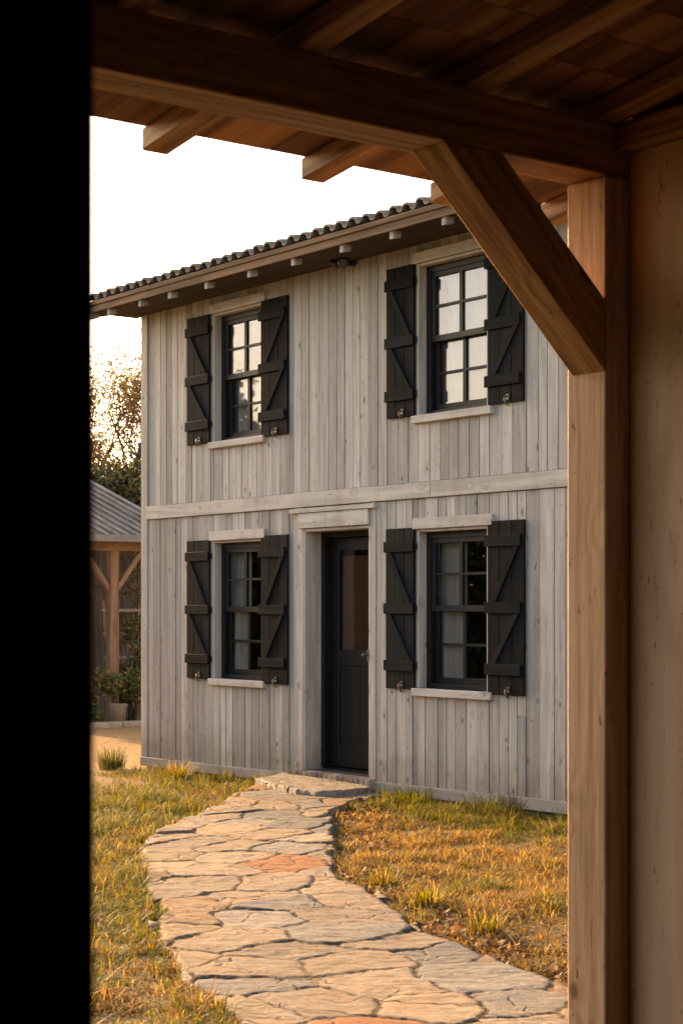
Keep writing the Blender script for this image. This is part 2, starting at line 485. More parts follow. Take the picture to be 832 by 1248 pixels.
# stones are longer across the path than along it: rotated, stretched metric
ang = math.radians(48)                       # across-path direction
ca, sa = math.cos(ang), math.sin(ang)
SX, SY = .56, .60                            # stone size across / along
def tometric(x, y): return (x * ca + y * sa) / SX, (-x * sa + y * ca) / SY
rs = np.random.default_rng(12)
seeds = []
tries = 0
while tries < 20000:
    p = np.array([rs.uniform(-13.4, -2.8), rs.uniform(1.2, 9.6)])
    q = np.array(tometric(*p)); tries += 1
    md = .50 + .62 * rs.random()
    if all((q[0] - s[2]) ** 2 + (q[1] - s[3]) ** 2 > md * md for s in seeds):
        seeds.append((p[0], p[1], q[0], q[1]))
S = np.array(seeds)
ins = inpoly(S[:, 0], S[:, 1], PATH)
ox = np.where(ins, 1, 0)
nS = len(S)
pal = np.array([(.33, .25, .175), (.29, .225, .165), (.265, .235, .20), (.35, .255, .165), (.22, .20, .18), (.32, .21, .125), (.36, .165, .08), (.37, .30, .225)])
pw = np.array([.25, .18, .14, .16, .07, .10, .045, .055]); pw /= pw.sum()
scol = pal[rs.choice(len(pal), nS, p=pw)] * rs.uniform(.88, 1.12, (nS, 1))
sz = rs.uniform(-.004, .004, nS); stx = rs.uniform(-.008, .010, nS); sty = rs.uniform(-.008, .008, nS)
gstep = .0145
gx = np.arange(-13.1, -3.1, gstep); gy = np.arange(1.6, 9.15, gstep)
GX, GY = np.meshgrid(gx, gy, indexing='ij')
keep = inpoly(GX, GY, PATH) | (polydist(GX, GY, PATH) < .5)
px_ = GX[keep]; py_ = GY[keep]
wx = (fbm(px_ * 1.7, py_ * 1.7, 5) - .5) * .30 + (fbm(px_ * 8, py_ * 8, 6) - .5) * .045
wy = (fbm(px_ * 1.7, py_ * 1.7, 7) - .5) * .26 + (fbm(px_ * 8, py_ * 8, 8) - .5) * .04
mx_, my_ = tometric(px_ + wx, py_ + wy)
i1 = np.zeros(len(px_), int); d1 = np.full(len(px_), 1e9); d2 = np.full(len(px_), 1e9); i2 = np.zeros(len(px_), int)
for k in range(nS):
    d = np.hypot(mx_ - S[k, 2], my_ - S[k, 3])
    c1 = d < d1
    c2 = (~c1) & (d < d2)
    d2 = np.where(c1, d1, np.where(c2, d, d2)); i2 = np.where(c1, i1, np.where(c2, k, i2))
    d1 = np.where(c1, d, d1); i1 = np.where(c1, k, i1)
edge = (d2 - d1)
bd_in = inpoly(px_, py_, PATH); bdist = polydist(px_, py_, PATH) * np.where(bd_in, 1, -1)
# each stone keeps its own outer edge a little inside or beyond the laid line
bdist = bdist + rs.uniform(-.07, .05, nS)[i1] + (fbm(px_ * 4, py_ * 4, 55) - .5) * .09 + (fbm(px_ * 13, py_ * 13, 56) - .5) * .03
s_in = bdist > 0
lift = .032 + .070 * np.clip((py_ - 5.7) / 2.1, 0, 1)
top = lift + sz[i1] + stx[i1] * (px_ - S[i1, 0]) + sty[i1] * (py_ - S[i1, 1])
# layered cleft surface: terraces that run across the stone
lay = fbm((px_ * ca + py_ * sa) * 1.2 + i1 * 3.1, (-px_ * sa + py_ * ca) * 2.2 + i1 * 1.7, 21, 5)
ter = np.floor(lay * 9) / 9 * .6 + lay * .4
top = top + (ter - .5) * .026 + (fbm(px_ * 13, py_ * 13, 31) - .5) * .012 + (fbm((px_ * ca + py_ * sa) * 3 + i1 * 2.3, (-px_ * sa + py_ * ca) * 17, 33) - .5) * .009
gw = -.004 + .030 * fbm(px_ * 2.5, py_ * 2.5, 41)
gap = np.clip((edge - gw) / .012, 0, 1); gap = gap * gap * (3 - 2 * gap)
hh = top - (1 - gap) * (.006 + .008 * vnoise(px_ * 3, py_ * 3, 44))
rim = np.clip(bdist / .018, 0, 1); hh = hh - .014 * (1 - rim) ** 2
hh = np.where(s_in, hh, -.12)
full = np.full(GX.shape, -1); full[keep] = np.arange(len(px_))
A = full[:-1, :-1]; B = full[1:, :-1]; C_ = full[1:, 1:]; D_ = full[:-1, 1:]
ok = (A >= 0) & (B >= 0) & (C_ >= 0) & (D_ >= 0)
FF = np.stack([A[ok], B[ok], C_[ok], D_[ok]], 1)
mxh = hh[FF].max(1)
FF = FF[mxh > -.1]
used, inv = np.unique(FF.ravel(), return_inverse=True)
Vp = np.stack([px_[used], py_[used], hh[used]], 1)
tint = scol[i1[used]] * 1.08
dirt = np.array((.13, .088, .055))
gq = np.clip(gap[used] * 1.6, 0, 1)[:, None]; tint = tint * gq + dirt * (1 - gq)
gcp = np.stack([(Vp[:, 0] * ca + Vp[:, 1] * sa) + i1[used] * 3.3, (-Vp[:, 0] * sa + Vp[:, 1] * ca) + i1[used] * 1.9, Vp[:, 2]], 1)
struct(npmesh('path', M['stone'], Vp, inv.reshape(-1, 4), tint, gcp, smooth=True))
def on_path(x, y):
    """True where a flagstone covers the ground"""
    x = np.asarray(x); y = np.asarray(y)
    ix = np.clip(((x - gx[0]) / gstep).round().astype(int), 0, len(gx) - 1)
    iy = np.clip(((y - gy[0]) / gstep).round().astype(int), 0, len(gy) - 1)
    f = full[ix, iy]
    r = (f >= 0) & (hh[np.clip(f, 0, None)] > .0)
    return r & (x > gx[0]) & (x < gx[-1]) & (y > gy[0]) & (y < gy[-1])

# ------------------------------------------------------------------ house
HX0, HX1, HY = -15.42, -7.6, 9.16
HD = 15.6
house = tag(empty('farmhouse', (-11.5, HY, 0)), 'two-storey house clad in weathered pale grey boards with black shutters', 'house')
OP = {  # openings x0,x1,z0,z1
    'w1': (-14.13, -13.30, 3.215, 4.44), 'w2': (-11.08, -10.21, 3.20, 4.44),
    'w3': (-14.13, -13.30, .965, 2.275), 'w4': (-11.08, -10.21, .98, 2.275),
    'door': (-12.66, -11.70, .20, 2.335)}
BT = .028
core = MB()
def cutspans(xa, xb, za, zb, ops):
    """vertical spans of a strip after removing openings that overlap it"""
    spans = [(za, zb)]
    for (x0, x1, z0, z1) in ops:
        if x1 > xa + 1e-4 and x0 < xb - 1e-4:
            ns = []
            for a, b in spans:
                if z0 > a: ns.append((a, min(b, z0)))
                if z1 < b: ns.append((max(a, z1), b))
            spans = [(a, b) for a, b in ns if b - a > .004]
    return spans
cuts = sorted({HX0, HX1} | {v for o in OP.values() for v in (o[0], o[1])})
for a, b in zip(cuts[:-1], cuts[1:]):
    for za, zb in cutspans(a, b, .16, 4.86, OP.values()):
        core.box(a, b, HY + BT, HY + .19, za, zb)
core.box(HX0, HX0 + .18, HY + .19, HD, .16, 4.86)
core.box(HX1 - .18, HX1, HY + .19, HD, .16, 4.86)
core.box(HX0 + .18, HX1 - .18, HD - .18, HD, .16, 4.86)
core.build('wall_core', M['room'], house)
fl = MB()
fl.box(HX0 + .18, HX1 - .18, HY + .19, HD - .18, .05, .19)
fl.box(HX0 + .18, HX1 - .18, HY + .19, HD - .18, 2.62, 2.80)
fl.box(HX0 + .18, HX1 - .18, HY + .19, HD - .18, 4.86, 4.92)
fl.box(-12.95, -12.86, HY + .19, HD - .18, .19, 2.62)
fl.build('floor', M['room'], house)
# siding boards
sid = MB()
casings = [(-12.80, -12.66), (-11.70, -11.62)]
def boards(z0, z1, x0, x1, ops, skip=()):
    x = x0
    edges = sorted({v for o in ops for v in (o[0], o[1])} | {v for s in skip for v in s})
    while x < x1 - .02:
        w = random.choice((.095, .105, .115, .125, .135, .15)) + random.uniform(-.008, .008)
        xe = min(x + w, x1)
        for e in edges:
            if x < e - .002 and xe > e - .045 and xe < e + .06: xe = e
            elif x < e - .002 < xe: xe = e
        if x1 - xe < .05: xe = x1
        if not any(s[0] - .001 <= x and xe <= s[1] + .001 for s in skip):
            for za, zb in cutspans(x, xe, z0, z1, ops):
                zz = [za, zb]
                if zb - za > 1.0 and random.random() < .06: zz.insert(1, za + (zb - za) * random.uniform(.25, .75))
                for a, b in zip(zz[:-1], zz[1:]):
                    off = random.uniform(-.0035, .0035)
                    sid.box(x + .0034, xe - .0034, HY + off, HY + BT, a + .0015, b - .0015)
        x = xe
up_ops = [OP['w1'], OP['w2']]
lo_ops = [OP['w3'], OP['w4'], OP['door']]
boards(2.66, 4.88, HX0 + .085, HX1, up_ops)
boards(.135, 2.525, HX0 + .085, HX1, lo_ops, skip=[(-12.80, -12.66), (-11.70, -11.62)])
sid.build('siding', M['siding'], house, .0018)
for xs_ in ((HX0 - .03, HX0), (HX1, HX1 + .03)):
    side = MB(); y = HY + .03
    while y < HD:
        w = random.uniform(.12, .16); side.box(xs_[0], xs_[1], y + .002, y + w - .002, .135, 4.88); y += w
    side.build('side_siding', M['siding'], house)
tr = MB()
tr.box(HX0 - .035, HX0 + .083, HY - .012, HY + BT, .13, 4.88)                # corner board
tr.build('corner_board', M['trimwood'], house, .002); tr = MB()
tr.box(-12.80, -12.662, HY - .008, HY + BT, .14, 2.526)                           # door casings
tr.build('door_casing', M['trimwood'], house, .002); tr = MB()
tr.box(-11.698, -11.622, HY - .010, HY + BT, .11, 2.526)
tr.build('door_casing', M['trimwood'], house, .002)
bd = MB()
bd.box(HX0 + .085, -10.9, HY - .024, HY + BT, 2.528, 2.657, 'x', .75)
bd.box(-10.898, HX1, HY - .022, HY + BT, 2.528, 2.657, 'x', .5)
bd.build('band_board', M['trimwood'], house, .003)
bs = MB()
def tilted(x0, x1, za0, za1, h, yo):
    bs = MB()
    vs = [(x0, yo, za0), (x1, yo, za1), (x1, yo, za1 + h), (x0, yo, za0 + h)]
    bs.prism(vs, (0, HY - yo + .02, 0), (1, 0, 0))
    bs.build('base_board', M['trimwood'], house, .003)
tilted(HX0 - .03, -14.0, .042, .056, .088, HY - .026)
tilted(-13.997, -12.78, .056, .072, .088, HY - .024)
tilted(-11.63, -9.9, .085, .108, .09, HY - .026)
tilted(-9.897, HX1, .108, .12, .09, HY - .024)
# stone foundation under the boards
fd = MB()
x = HX0 + .02
while x < HX1 - .1:
    w = random.uniform(.22, .5)
    for z0, z1 in ((-.18, -.02), (-.02, .10)):
        fd.box(x + .006, min(x + w, HX1) - .006, HY + .012 + random.uniform(0, .012), HY + .16, z0 + .005, z1 - .003)
    x += w
fd.build('foundation', M['brick'], house, .008)

def window(key, curtain):
    x0, x1, z0, z1 = OP[key]
    lower = key in ('w3', 'w4')
    # surround: reveals + lintel + sill in pale wood
    f = MB()
    rv = .075
    f.box(x0, x0 + .022, HY - .006, HY + .19, z0 + .002, z1 - .002)
    f.box(x1 - .022, x1, HY - .006, HY + .19, z0 + .002, z1 - .002)
    f.box(x0 + .023, x1 - .023, HY + .002, HY + .19, z1 - .022, z1, 'x')
    root = f.build('window', M['trimwood'], house, .002)
    l = MB(); l.box(x0 - .035, x1 + .06, HY - .030, HY + .001, z1 + .001, z1 + .088, 'x', .8)
    l.build('lintel', M['trimwood'], root, .003)
    s = MB(); s.box(x0 - .035, x1 + .06, HY - .045, HY + .10, z0 - .062, z0, 'x', .8)
    s.build('sill', M['trimwood'], root, .004)
    # black frame
    fr = MB(); a = x0 + .023; b = x1 - .023; yb = HY + rv; t = .052
    fr.box(a, a + t, yb, yb + .10, z0 + .001, z1 - .023); fr.box(b - t, b, yb, yb + .10, z0 + .001, z1 - .023)
    fr.box(a + t, b - t, yb, yb + .10, z1 - .023 - t, z1 - .023, 'x'); fr.box(a + t, b - t, yb, yb + .10, z0 + .001, z0 + .04, 'x')
    fr.build('frame', M['black'], root, .002)
    A = a + t; Bx = b - t; zb = z0 + .04; zt = z1 - .023 - t; zm = (zb + zt) / 2 + .015
    def sash(za, zc, yy, th=.034):
        q = MB(); r = .045
        q.box(A, A + r, yy, yy + th, za, zc); q.box(Bx - r, Bx, yy, yy + th, za, zc)
        q.box(A + r, Bx - r, yy, yy + th, za, za + .05, 'x'); q.box(A + r, Bx - r, yy, yy + th, zc - .04, zc, 'x')
        mxx = (A + Bx) / 2; mz = (za + .05 + zc - .04) / 2
        q.box(mxx - .02, mxx + .02, yy + .003, yy + th - .003, za + .05, zc - .04)
        q.box(A + r, mxx - .02, yy + .004, yy + th - .004, mz - .011, mz + .011, 'x'); q.box(mxx + .02, Bx - r, yy + .004, yy + th - .004, mz - .011, mz + .011, 'x')
        so = q.build('sash', M['black'], root, .002)
        p = MB(); p.box(A + r * .5, Bx - r * .5, yy + th * .45, yy + th * .6, za + .02, zc - .02)
        p.build('pane', M['glass'], root)
    sash(zm - .02, zt, yb + .010); sash(zb, zm + .018, yb + .048)
    return root
wins = {k: window(k, 1) for k in ('w1', 'w2', 'w3', 'w4')}

def shutter(x0, x1, z0, z1, inner_right):
    """board shutter lying open on the wall; inner_right: the window side is its right edge"""
    yb = HY - .006; t = .022; yf = yb - t
    m = MB(); n = 3; w = (x1 - x0) / n
    for i in range(n):
        m.box(x0 + i * w + .0015, x0 + (i + 1) * w - .0015, yf + random.uniform(-.001, .001), yb, z0, z1)
    root = m.build('shutter', M['shutter'], house, .003)
    H = z1 - z0
    rz = [z0 + .145 * H, z0 + .5 * H, z1 - .115 * H]
    rh = .088
    for z in rz:
        r = MB(); r.box(x0 - .006 - (0 if inner_right else .014), x1 + .004 + (.004 if inner_right else 0) - (0 if inner_right else .03), yf - .020, yf, z - rh / 2, z + rh / 2, 'x')
        r.build('rail', M['shutter'], root, .003)
    for za, zb in ((rz[0] + rh / 2, rz[1] - rh / 2), (rz[1] + rh / 2, rz[2] - rh / 2)):
        b = MB(); bw = .06
        # brace rises towards the outer edge on both sides of the window
        if inner_right: xa, xb = x1 - .025, x0 + .025
        else: xa, xb = x0 + .045, x1 - .045
        if inner_right:
            pts = [(xb, zb), (xb + bw, zb), (xa, za), (xa - bw, za)]
        else:
            pts = [(xb - bw, zb), (xb, zb), (xa + bw, za), (xa, za)]
        pl = [(p[0], yf - .016, p[1]) for p in pts]
        d = Vector((xb - xa, 0, zb - za)).normalized()
        b.prism(pl[::-1], (0, .016, 0), d)
        b.build('brace', M['shutter'], root, .002)
    # hinge straps on the window side
    for z in (rz[0], rz[1], rz[2]):
        h = MB(); xx = x1 if inner_right else x0
        h.box(xx - .012, xx + .022, yf + .004, HY - .008, z - .026, z + .026) if inner_right else h.box(xx - .003, xx + .02, yf + .004, HY - .008, z - .026, z + .026)
        h.build('hinge', M['black'], root, .002)
    c = MB(); xc = (x0 + x1) / 2 + .03; zc = z0 + .03
    c.tube([(xc, yf - .002, zc + .02), (xc, yf - .03, zc + .012), (xc, yf - .034, zc - .012), (xc + .012, yf - .03, zc - .03), (xc + .016, yf - .02, zc - .052)], [.006, .007, .008, .009, .006], 8)
    c.box(xc - .018, xc + .018, yf - .006, yf, zc - .008, zc + .034)
    c.box(xc - .006, xc + .03, yf - .012, yf - .004, zc - .058, zc - .048)
    c.build('latch', M['brass'], root)
    return root
shutter(-14.565, -14.165, 3.215, 4.445, True); shutter(-13.295, -12.875, 3.20, 4.445, False)
shutter(-11.455, -11.095, 3.205, 4.445, True); shutter(-10.200, -9.795, 3.205, 4.445, False)
shutter(-14.565, -14.165, .955, 2.285, True); shutter(-13.295, -12.875, .945, 2.295, False)
shutter(-11.465, -11.095, .968, 2.29, True); shutter(-10.200, -9.785, .965, 2.305, False)

# door
x0, x1, z0, z1 = OP['door']
d = MB()
d.box(x0, x0 + .024, HY - .004, HY + .20, z0, z1); d.box(x1 - .024, x1, HY - .004, HY + .20, z0, z1)
d.box(x0 + .026, x1 - .026, HY - .002, HY + .20, z1 - .024, z1, 'x')
d.build('door_reveal', M['trimwood'], house, .002)
d = MB()
d.box(-12.70, x1 + .001, HY - .034, HY - .009, z1 + .004, z1 + .135, 'x', .9); d.box(-12.83, -11.60, HY - .044, HY - .002, z1 + .140, z1 + .178, 'x', .8)
d.build('door_lintel', M['trimwood'], house, .003)
fr = MB(); yb = HY + .17
fr.box(x0 + .025, x0 + .075, yb, yb + .17, z0 + .02, z1 - .025); fr.box(x1 - .075, x1 - .025, yb, yb + .17, z0 + .02, z1 - .025)
fr.box(x0 + .075, x1 - .075, yb, yb + .17, z1 - .075, z1 - .025, 'x')
fr.box(x0 + .025, x1 - .025, yb + .02, yb + .17, z0 - .01, z0 + .02, 'x')
fr.build('door_frame', M['black'], house, .002)
dx0, dx1 = x0 + .078, x1 - .078; dz0, dz1 = z0 + .03, z1 - .078; dy = yb + .075
dm = MB(); st = .11
dm.box(dx0, dx0 + st, dy, dy + .045, dz0, dz1); dm.box(dx1 - st, dx1, dy, dy + .045, dz0, dz1)
zg0 = 1.265
dm.box(dx0 + st, dx1 - st, dy, dy + .045, dz1 - .115, dz1, 'x'); dm.box(dx0 + st, dx1 - st, dy, dy + .045, zg0 - .14, zg0, 'x')
dm.box(dx0 + st, dx1 - st, dy, dy + .045, dz0, dz0 + .19, 'x')
door = dm.build('door', M['black'], house, .004)
bl = MB(); bl.box(dx0 + st - .02, dx1 - st + .02, dy + .050, dy + .055, zg0 - .02, dz1 - .16); bl.build('reflection_sheet', plain('brown_reflection_sheet', (.42, .27, .19), .9, .1, 0, 90, .1), door)  # brown sheet added behind the glass to imitate its reflection
p = MB(); nb = 4; w = (dx1 - dx0 - 2 * st) / nb
for i in range(nb): p.box(dx0 + st + i * w + .003, dx0 + st + (i + 1) * w - .003, dy + .012, dy + .034, dz0 + .185, zg0 - .135)
p.box(dx0 + st, dx1 - st, dy + .034, dy + .04, dz0 + .185, zg0 - .135)
p.build('plank_panel', M['black'], door, .004)
p = MB(); p.box(dx0 + st - .01, dx1 - st + .01, dy + .020, dy + .026, zg0 - .01, dz1 - .105); p.build('glass_pane', M['doorglass'], door)
h = MB(); hx = x1 - .03; hz = 1.235
h.box(hx - .012, hx + .012, HY - .010, HY - .004, hz - .05, hz + .05)
h.tube([(hx, HY - .006, hz), (hx, HY - .04, hz)], .009, 10); h.tube([(hx, HY - .04, hz - .022), (hx, HY - .055, hz), (hx, HY - .04, hz + .022)], [.008, .016, .008], 10)
h.build('door_latch', M['iron'], house)
# brick sill of the door
b = MB(); x = -12.80
while x < -11.62:
    w = .074; b.box(x + .004, x + w - .004, HY - .085 + random.uniform(-.004, .004), HY + .26, .105, .196 + random.uniform(-.003, .002), 'y'); x += w
sill = b.build('door_sill', M['brick'], house, .005)
b = MB(); b.box(-12.795, -11.625, HY - .072, HY + .26, .03, .187); b.build('mortar_bed', M['mortar'], sill)

# roof
PITCH = math.tan(math.radians(13))
YE = 8.60; ZE = 4.690
RX0, RX1 = -15.70, HX1 + .2
YR = (HY + HD) / 2
def roof_sheet(y_e, y_r, name):
    sgn = 1 if y_r > y_e else -1
    per = .170; amp = .036
    xs = np.arange(RX0, RX1, per / 16)
    L = abs(y_r - y_e); ns = 16; row = L / ns
    ts = []
    for r in range(ns):
        ts += [(r * row, .022), (r * row + row * .5, .011), ((r + 1) * row - .004, 0.0)]
    ts = np.array(ts)
    u = (xs - RX0) / per
    fr_ = u - np.floor(u)
    arc = np.where(fr_ < .62, np.sqrt(np.clip(1 - ((fr_ - .31) / .31) ** 2, 0, 1)), -.45 * np.sqrt(np.clip(1 - ((fr_ - .81) / .19) ** 2, 0, 1)))
    hx = arc * amp + .012
    k = np.floor(u).astype(int)
    rt = np.random.default_rng(5)
    jit = rt.uniform(-.018, .018, (k.max() + 2, ns)); jz = rt.uniform(-.004, .006, (k.max() + 2, ns))
    T = []
    for j, (t, lift_) in enumerate(ts):
        r = j // 3
        yy = y_e + sgn * (t + (jit[k, r] if j % 3 == 0 else 0) * (1 if t > .01 else .6))
        zz = ZE + .012 + (t) * PITCH + lift_ + hx + jz[k, r]
        T.append(np.stack([xs, yy + xs * 0, zz], 1))
    T = np.array(T)          # rows, cols, 3
    nr, nc = T.shape[:2]
    top_ = T.reshape(-1, 3); bot = top_.copy(); bot[:, 2] -= .018
    V = np.vstack([top_, bot]); n0 = nr * nc
    id_ = np.arange(n0).reshape(nr, nc)
    q = np.stack([id_[:-1, :-1].ravel(), id_[:-1, 1:].ravel(), id_[1:, 1:].ravel(), id_[1:, :-1].ravel()], 1)
    if sgn < 0: q = q[:, ::-1]
    F = [q, q[:, ::-1] + n0]
    e = id_[0]; F.append(np.stack([e[:-1], e[:-1] + n0, e[1:] + n0, e[1:]], 1))
    e = id_[:, 0]; F.append(np.stack([e[:-1], e[1:], e[1:] + n0, e[:-1] + n0], 1))
    e = id_[:, -1]; F.append(np.stack([e[:-1], e[:-1] + n0, e[1:] + n0, e[1:]], 1))
    return npmesh(name, M['tile'], V, np.vstack(F), parent=house)
roof = roof_sheet(YE, YR, 'tile_roof')
roof_sheet(2 * YR - YE, YR, 'tile_roof')
dk = MB()
def slope_z(y): return ZE + (y - YE) * PITCH
dk.prism([(RX0 + .03, YE + .03, slope_z(YE + .03) - .034), (RX0 + .03, YR, slope_z(YR) - .034), (RX0 + .03, YR, slope_z(YR) - .012), (RX0 + .03, YE + .03, slope_z(YE + .03) - .012)], (RX1 - RX0 - .06, 0, 0), (1, 0, 0))
dk.prism([(RX0 + .03, 2 * YR - YE - .03, slope_z(YE + .03) - .034), (RX0 + .03, YR, slope_z(YR) - .034), (RX0 + .03, YR, slope_z(YR) - .012), (RX0 + .03, 2 * YR - YE - .03, slope_z(YE + .03) - .012)], (RX1 - RX0 - .06, 0, 0), (1, 0, 0))
dk.build('roof_deck', M['fascia'], house)
fa = MB(); fa.box(RX0 + .03, RX1 - .03, YE + .012, YE + .036, ZE - .105, ZE - .002, 'x', .7)
fa.box(RX0 + .02, RX1 - .03, YE - .004, YE + .011, ZE - .04, ZE + .002, 'x', .2)
fa.build('fascia', M['fascia'], house, .003)
bg = MB()   # gable barge and its lookout
bg.prism([(RX0 + .04, YE + .037, slope_z(YE) - .15), (RX0 + .04, YR, slope_z(YR) - .13), (RX0 + .04, YR, slope_z(YR) - .036), (RX0 + .04, YE + .037, slope_z(YE) - .036)], (.03, 0, 0), (0, 1, .2))
bg.build('barge_board', M['fascia'], house)
gb = MB()
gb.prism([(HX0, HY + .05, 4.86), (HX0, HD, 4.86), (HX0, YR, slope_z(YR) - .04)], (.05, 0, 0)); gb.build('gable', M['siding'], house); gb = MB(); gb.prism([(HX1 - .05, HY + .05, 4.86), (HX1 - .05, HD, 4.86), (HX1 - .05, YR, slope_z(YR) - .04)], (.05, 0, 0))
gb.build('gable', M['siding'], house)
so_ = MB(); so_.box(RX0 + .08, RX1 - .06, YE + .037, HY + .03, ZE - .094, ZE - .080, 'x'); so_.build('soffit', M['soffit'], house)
for rx in (-15.58, -15.22, -14.62, -14.08, -13.45, -12.76, -12.10, -11.42, -10.77, -10.14, -9.5, -8.85, -8.2):
    r = MB(); w = .050; ya = YE + .037; yb_ = ya + .085
    r.prism([(rx - w / 2, ya, ZE - .165), (rx - w / 2, yb_, ZE - .145), (rx - w / 2, yb_, ZE - .095), (rx - w / 2, ya, ZE - .095)], (w, 0, 0), (0, 1, .2), .5)
    r.build('rafter_tail', M['siding'], house, .003)
# under-eave lamp
lm = MB(); lx, ly, lz = -11.93, HY - .02, 4.60
lm.tube([(lx, HY - .001, lz), (lx, HY - .045, lz)], [.05, .045], 16); lm.tube([(lx, HY - .04, lz), (lx, HY - .10, lz - .01)], .014, 8)
lamp = lm.build('eave_lamp', M['black'], house)
for s_ in (-1, 1):
    q = MB(); q.tube([(lx + s_ * .02, HY - .10, lz), (lx + s_ * .055, HY - .15, lz - .03), (lx + s_ * .07, HY - .17, lz - .045), (lx + s_ * .075, HY - .175, lz - .05)], [.022, .045, .05, .03], 14)
    q.build('lamp_head', M['lampglass'], lamp)

# curtains (hang behind the glass)
def curtain(x0, x1, z0, z1, label, cat='curtain', group='linen curtains behind the panes', amp=.014):
    n = 60; xs_ = np.linspace(x0, x1, n); yc = HY + .185
    zs = np.linspace(z1, z0, 10)
    XX, ZZ = np.meshgrid(xs_, zs, indexing='ij')
    k = (z1 - ZZ) / (z1 - z0)
    YY = yc + amp * np.sin((XX - x0) * 2 * math.pi / .075 + np.sin(XX * 40) * .8) * (.6 + .4 * k) + .01 * np.sin(XX * 9)
    XX = XX + .02 * k * np.sin(XX * 7)
    V = np.stack([XX.ravel(), YY.ravel(), ZZ.ravel()], 1)
    V2 = V.copy(); V2[:, 1] += .004
    id_ = np.arange(n * 10).reshape(n, 10); n0 = n * 10
    q = np.stack([id_[:-1, :-1].ravel(), id_[:-1, 1:].ravel(), id_[1:, 1:].ravel(), id_[1:, :-1].ravel()], 1)
    o = npmesh('curtain', M['linen'], np.vstack([V, V2]), np.vstack([q, q[:, ::-1] + n0]), origin=((x0 + x1) / 2, yc, z0), smooth=True)
    return tag(o, label, cat, group)
curtain(-14.10, -13.76, .95, 2.24, 'pleated linen curtain behind the lower window left of the door')
curtain(-11.06, -10.68, .95, 2.24, 'pleated linen curtain behind the lower window right of the door')
curtain(-13.98, -13.50, 3.2, 3.86, 'short linen curtain behind the lower panes of the upper left window', amp=.012)
curtain(-10.92, -10.28, 3.2, 4.42, 'wide linen curtain behind the upper right window', amp=.010)

# weeds on the roof edge
def blade_arrays(P, H, Wd, lean, az, col0, col1):
    """vectorised grass blades: P (n,3)"""
    n = len(P)
    dirx, diry = np.cos(az), np.sin(az)
    sx, sy = -diry, dirx
    rows = []
    for t, wf in ((0, 1), (.45, .8), (.8, .45)):
        off = lean * t * t
        c = P + np.stack([dirx * off * H, diry * off * H, H * t * np.maximum(.3, 1 - .40 * lean * t)], 1)
        s = np.stack([sx * Wd * wf, sy * Wd * wf, np.zeros(n)], 1) * .5
        rows += [c - s, c + s]
    tip = P + np.stack([dirx * lean * H, diry * lean * H, H * np.maximum(.25, 1 - .42 * lean)], 1)
    rows.append(tip)
    V = np.stack(rows, 1).reshape(-1, 3)
    b = np.arange(n)[:, None] * 7
    Q = np.concatenate([b + np.array([0, 1, 3, 2]), b + np.array([2, 3, 5, 4]), b + np.array([4, 5, 6, 6])], 0)
    tt = np.array([0, 0, .45, .45, .8, .8, 1])[None, :, None]
    T = (col0[:, None, :] * (1 - tt) + col1[:, None, :] * tt).reshape(-1, 3)
    return V, Q, T
def finish_blades(name, V, Q, T, mat, origin=(0, 0, 0)):
    tri = Q[:, 2] == Q[:, 3]
    F3 = np.vstack([Q[:, [0, 1, 2]], Q[~tri][:, [0, 2, 3]]])
    return npmesh(name, mat, V, F3, T, origin=origin)

GREEN = np.array([(.13, .135, .012), (.19, .165, .012), (.08, .09, .010), (.26, .20, .018)])
STRAW = np.array([(.42, .235, .06), (.48, .30, .095), (.31, .15, .038), (.54, .37, .15), (.20, .09, .028)])
def pick(palette, n, rng): return palette[rng.integers(0, len(palette), n)] * rng.uniform(.8, 1.2, (n, 1))

def grass_field(name, n, box, keepf, greenf, hrange, seed, wr=(.004, .009)):
    r = np.random.default_rng(seed)
    x = r.uniform(box[0], box[1], n); y = r.uniform(box[2], box[3], n)
    dens = fbm(x * 2.5, y * 2.5, seed + 50)
    k = keepf(x, y, r) & (dens + r.uniform(-.25, .25, n) > .38) & ~on_path(x, y)
    x, y = x[k], y[k]; n = len(x)
    g = greenf(x, y) + 1.1 * (fbm(x * 4, y * 4, seed + 33) - .5) + r.normal(0, .12, n)
    isg = g > .5
    c1 = np.where(isg[:, None], pick(GREEN, n, r), pick(STRAW, n, r))
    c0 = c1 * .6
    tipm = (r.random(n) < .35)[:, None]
    ctip = np.where(tipm, c1 * .5 + np.array((.32, .26, .09)) * .5, c1)
    tuft = fbm(x * 5, y * 5, seed + 70)
    H = r.uniform(hrange[0], hrange[1], n) * (.25 + 1.9 * np.clip(tuft - .25, 0, 1)) * np.where(isg, 1.05, .9)
    P = np.stack([x, y, gheight(x, y) - .01], 1)
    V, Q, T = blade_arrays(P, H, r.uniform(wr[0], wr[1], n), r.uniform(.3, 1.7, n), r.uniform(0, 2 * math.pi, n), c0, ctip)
    return V, Q, T
def join_blades(parts):
    Vs, Qs, Ts, off = [], [], [], 0
    for V, Q, T in parts:
        Vs.append(V); Qs.append(Q + off); Ts.append(T); off += len(V)
    return np.vstack(Vs), np.vstack(Qs), np.vstack(Ts)
PL = np.array(LEFT)
def left_of_path(x, y):   # grass side towards the yard (smaller y than left edge)
    yy = np.interp(x, PL[:, 0], PL[:, 1]); return y < yy + .12
PR = np.array(RIGHT)
def right_of_path(x, y):
    yy = np.interp(x, PR[:, 0], PR[:, 1]); return y > yy - .12
def keepL(x, y, r):
    fade = np.clip((x + 14.9) / 3.0, 0, 1) ** 1.5
    side = left_of_path(x, y) | ((x < -12.7))
    return side & (r.random(len(x)) < fade) & (x < -3.7) & (y < 9.12)
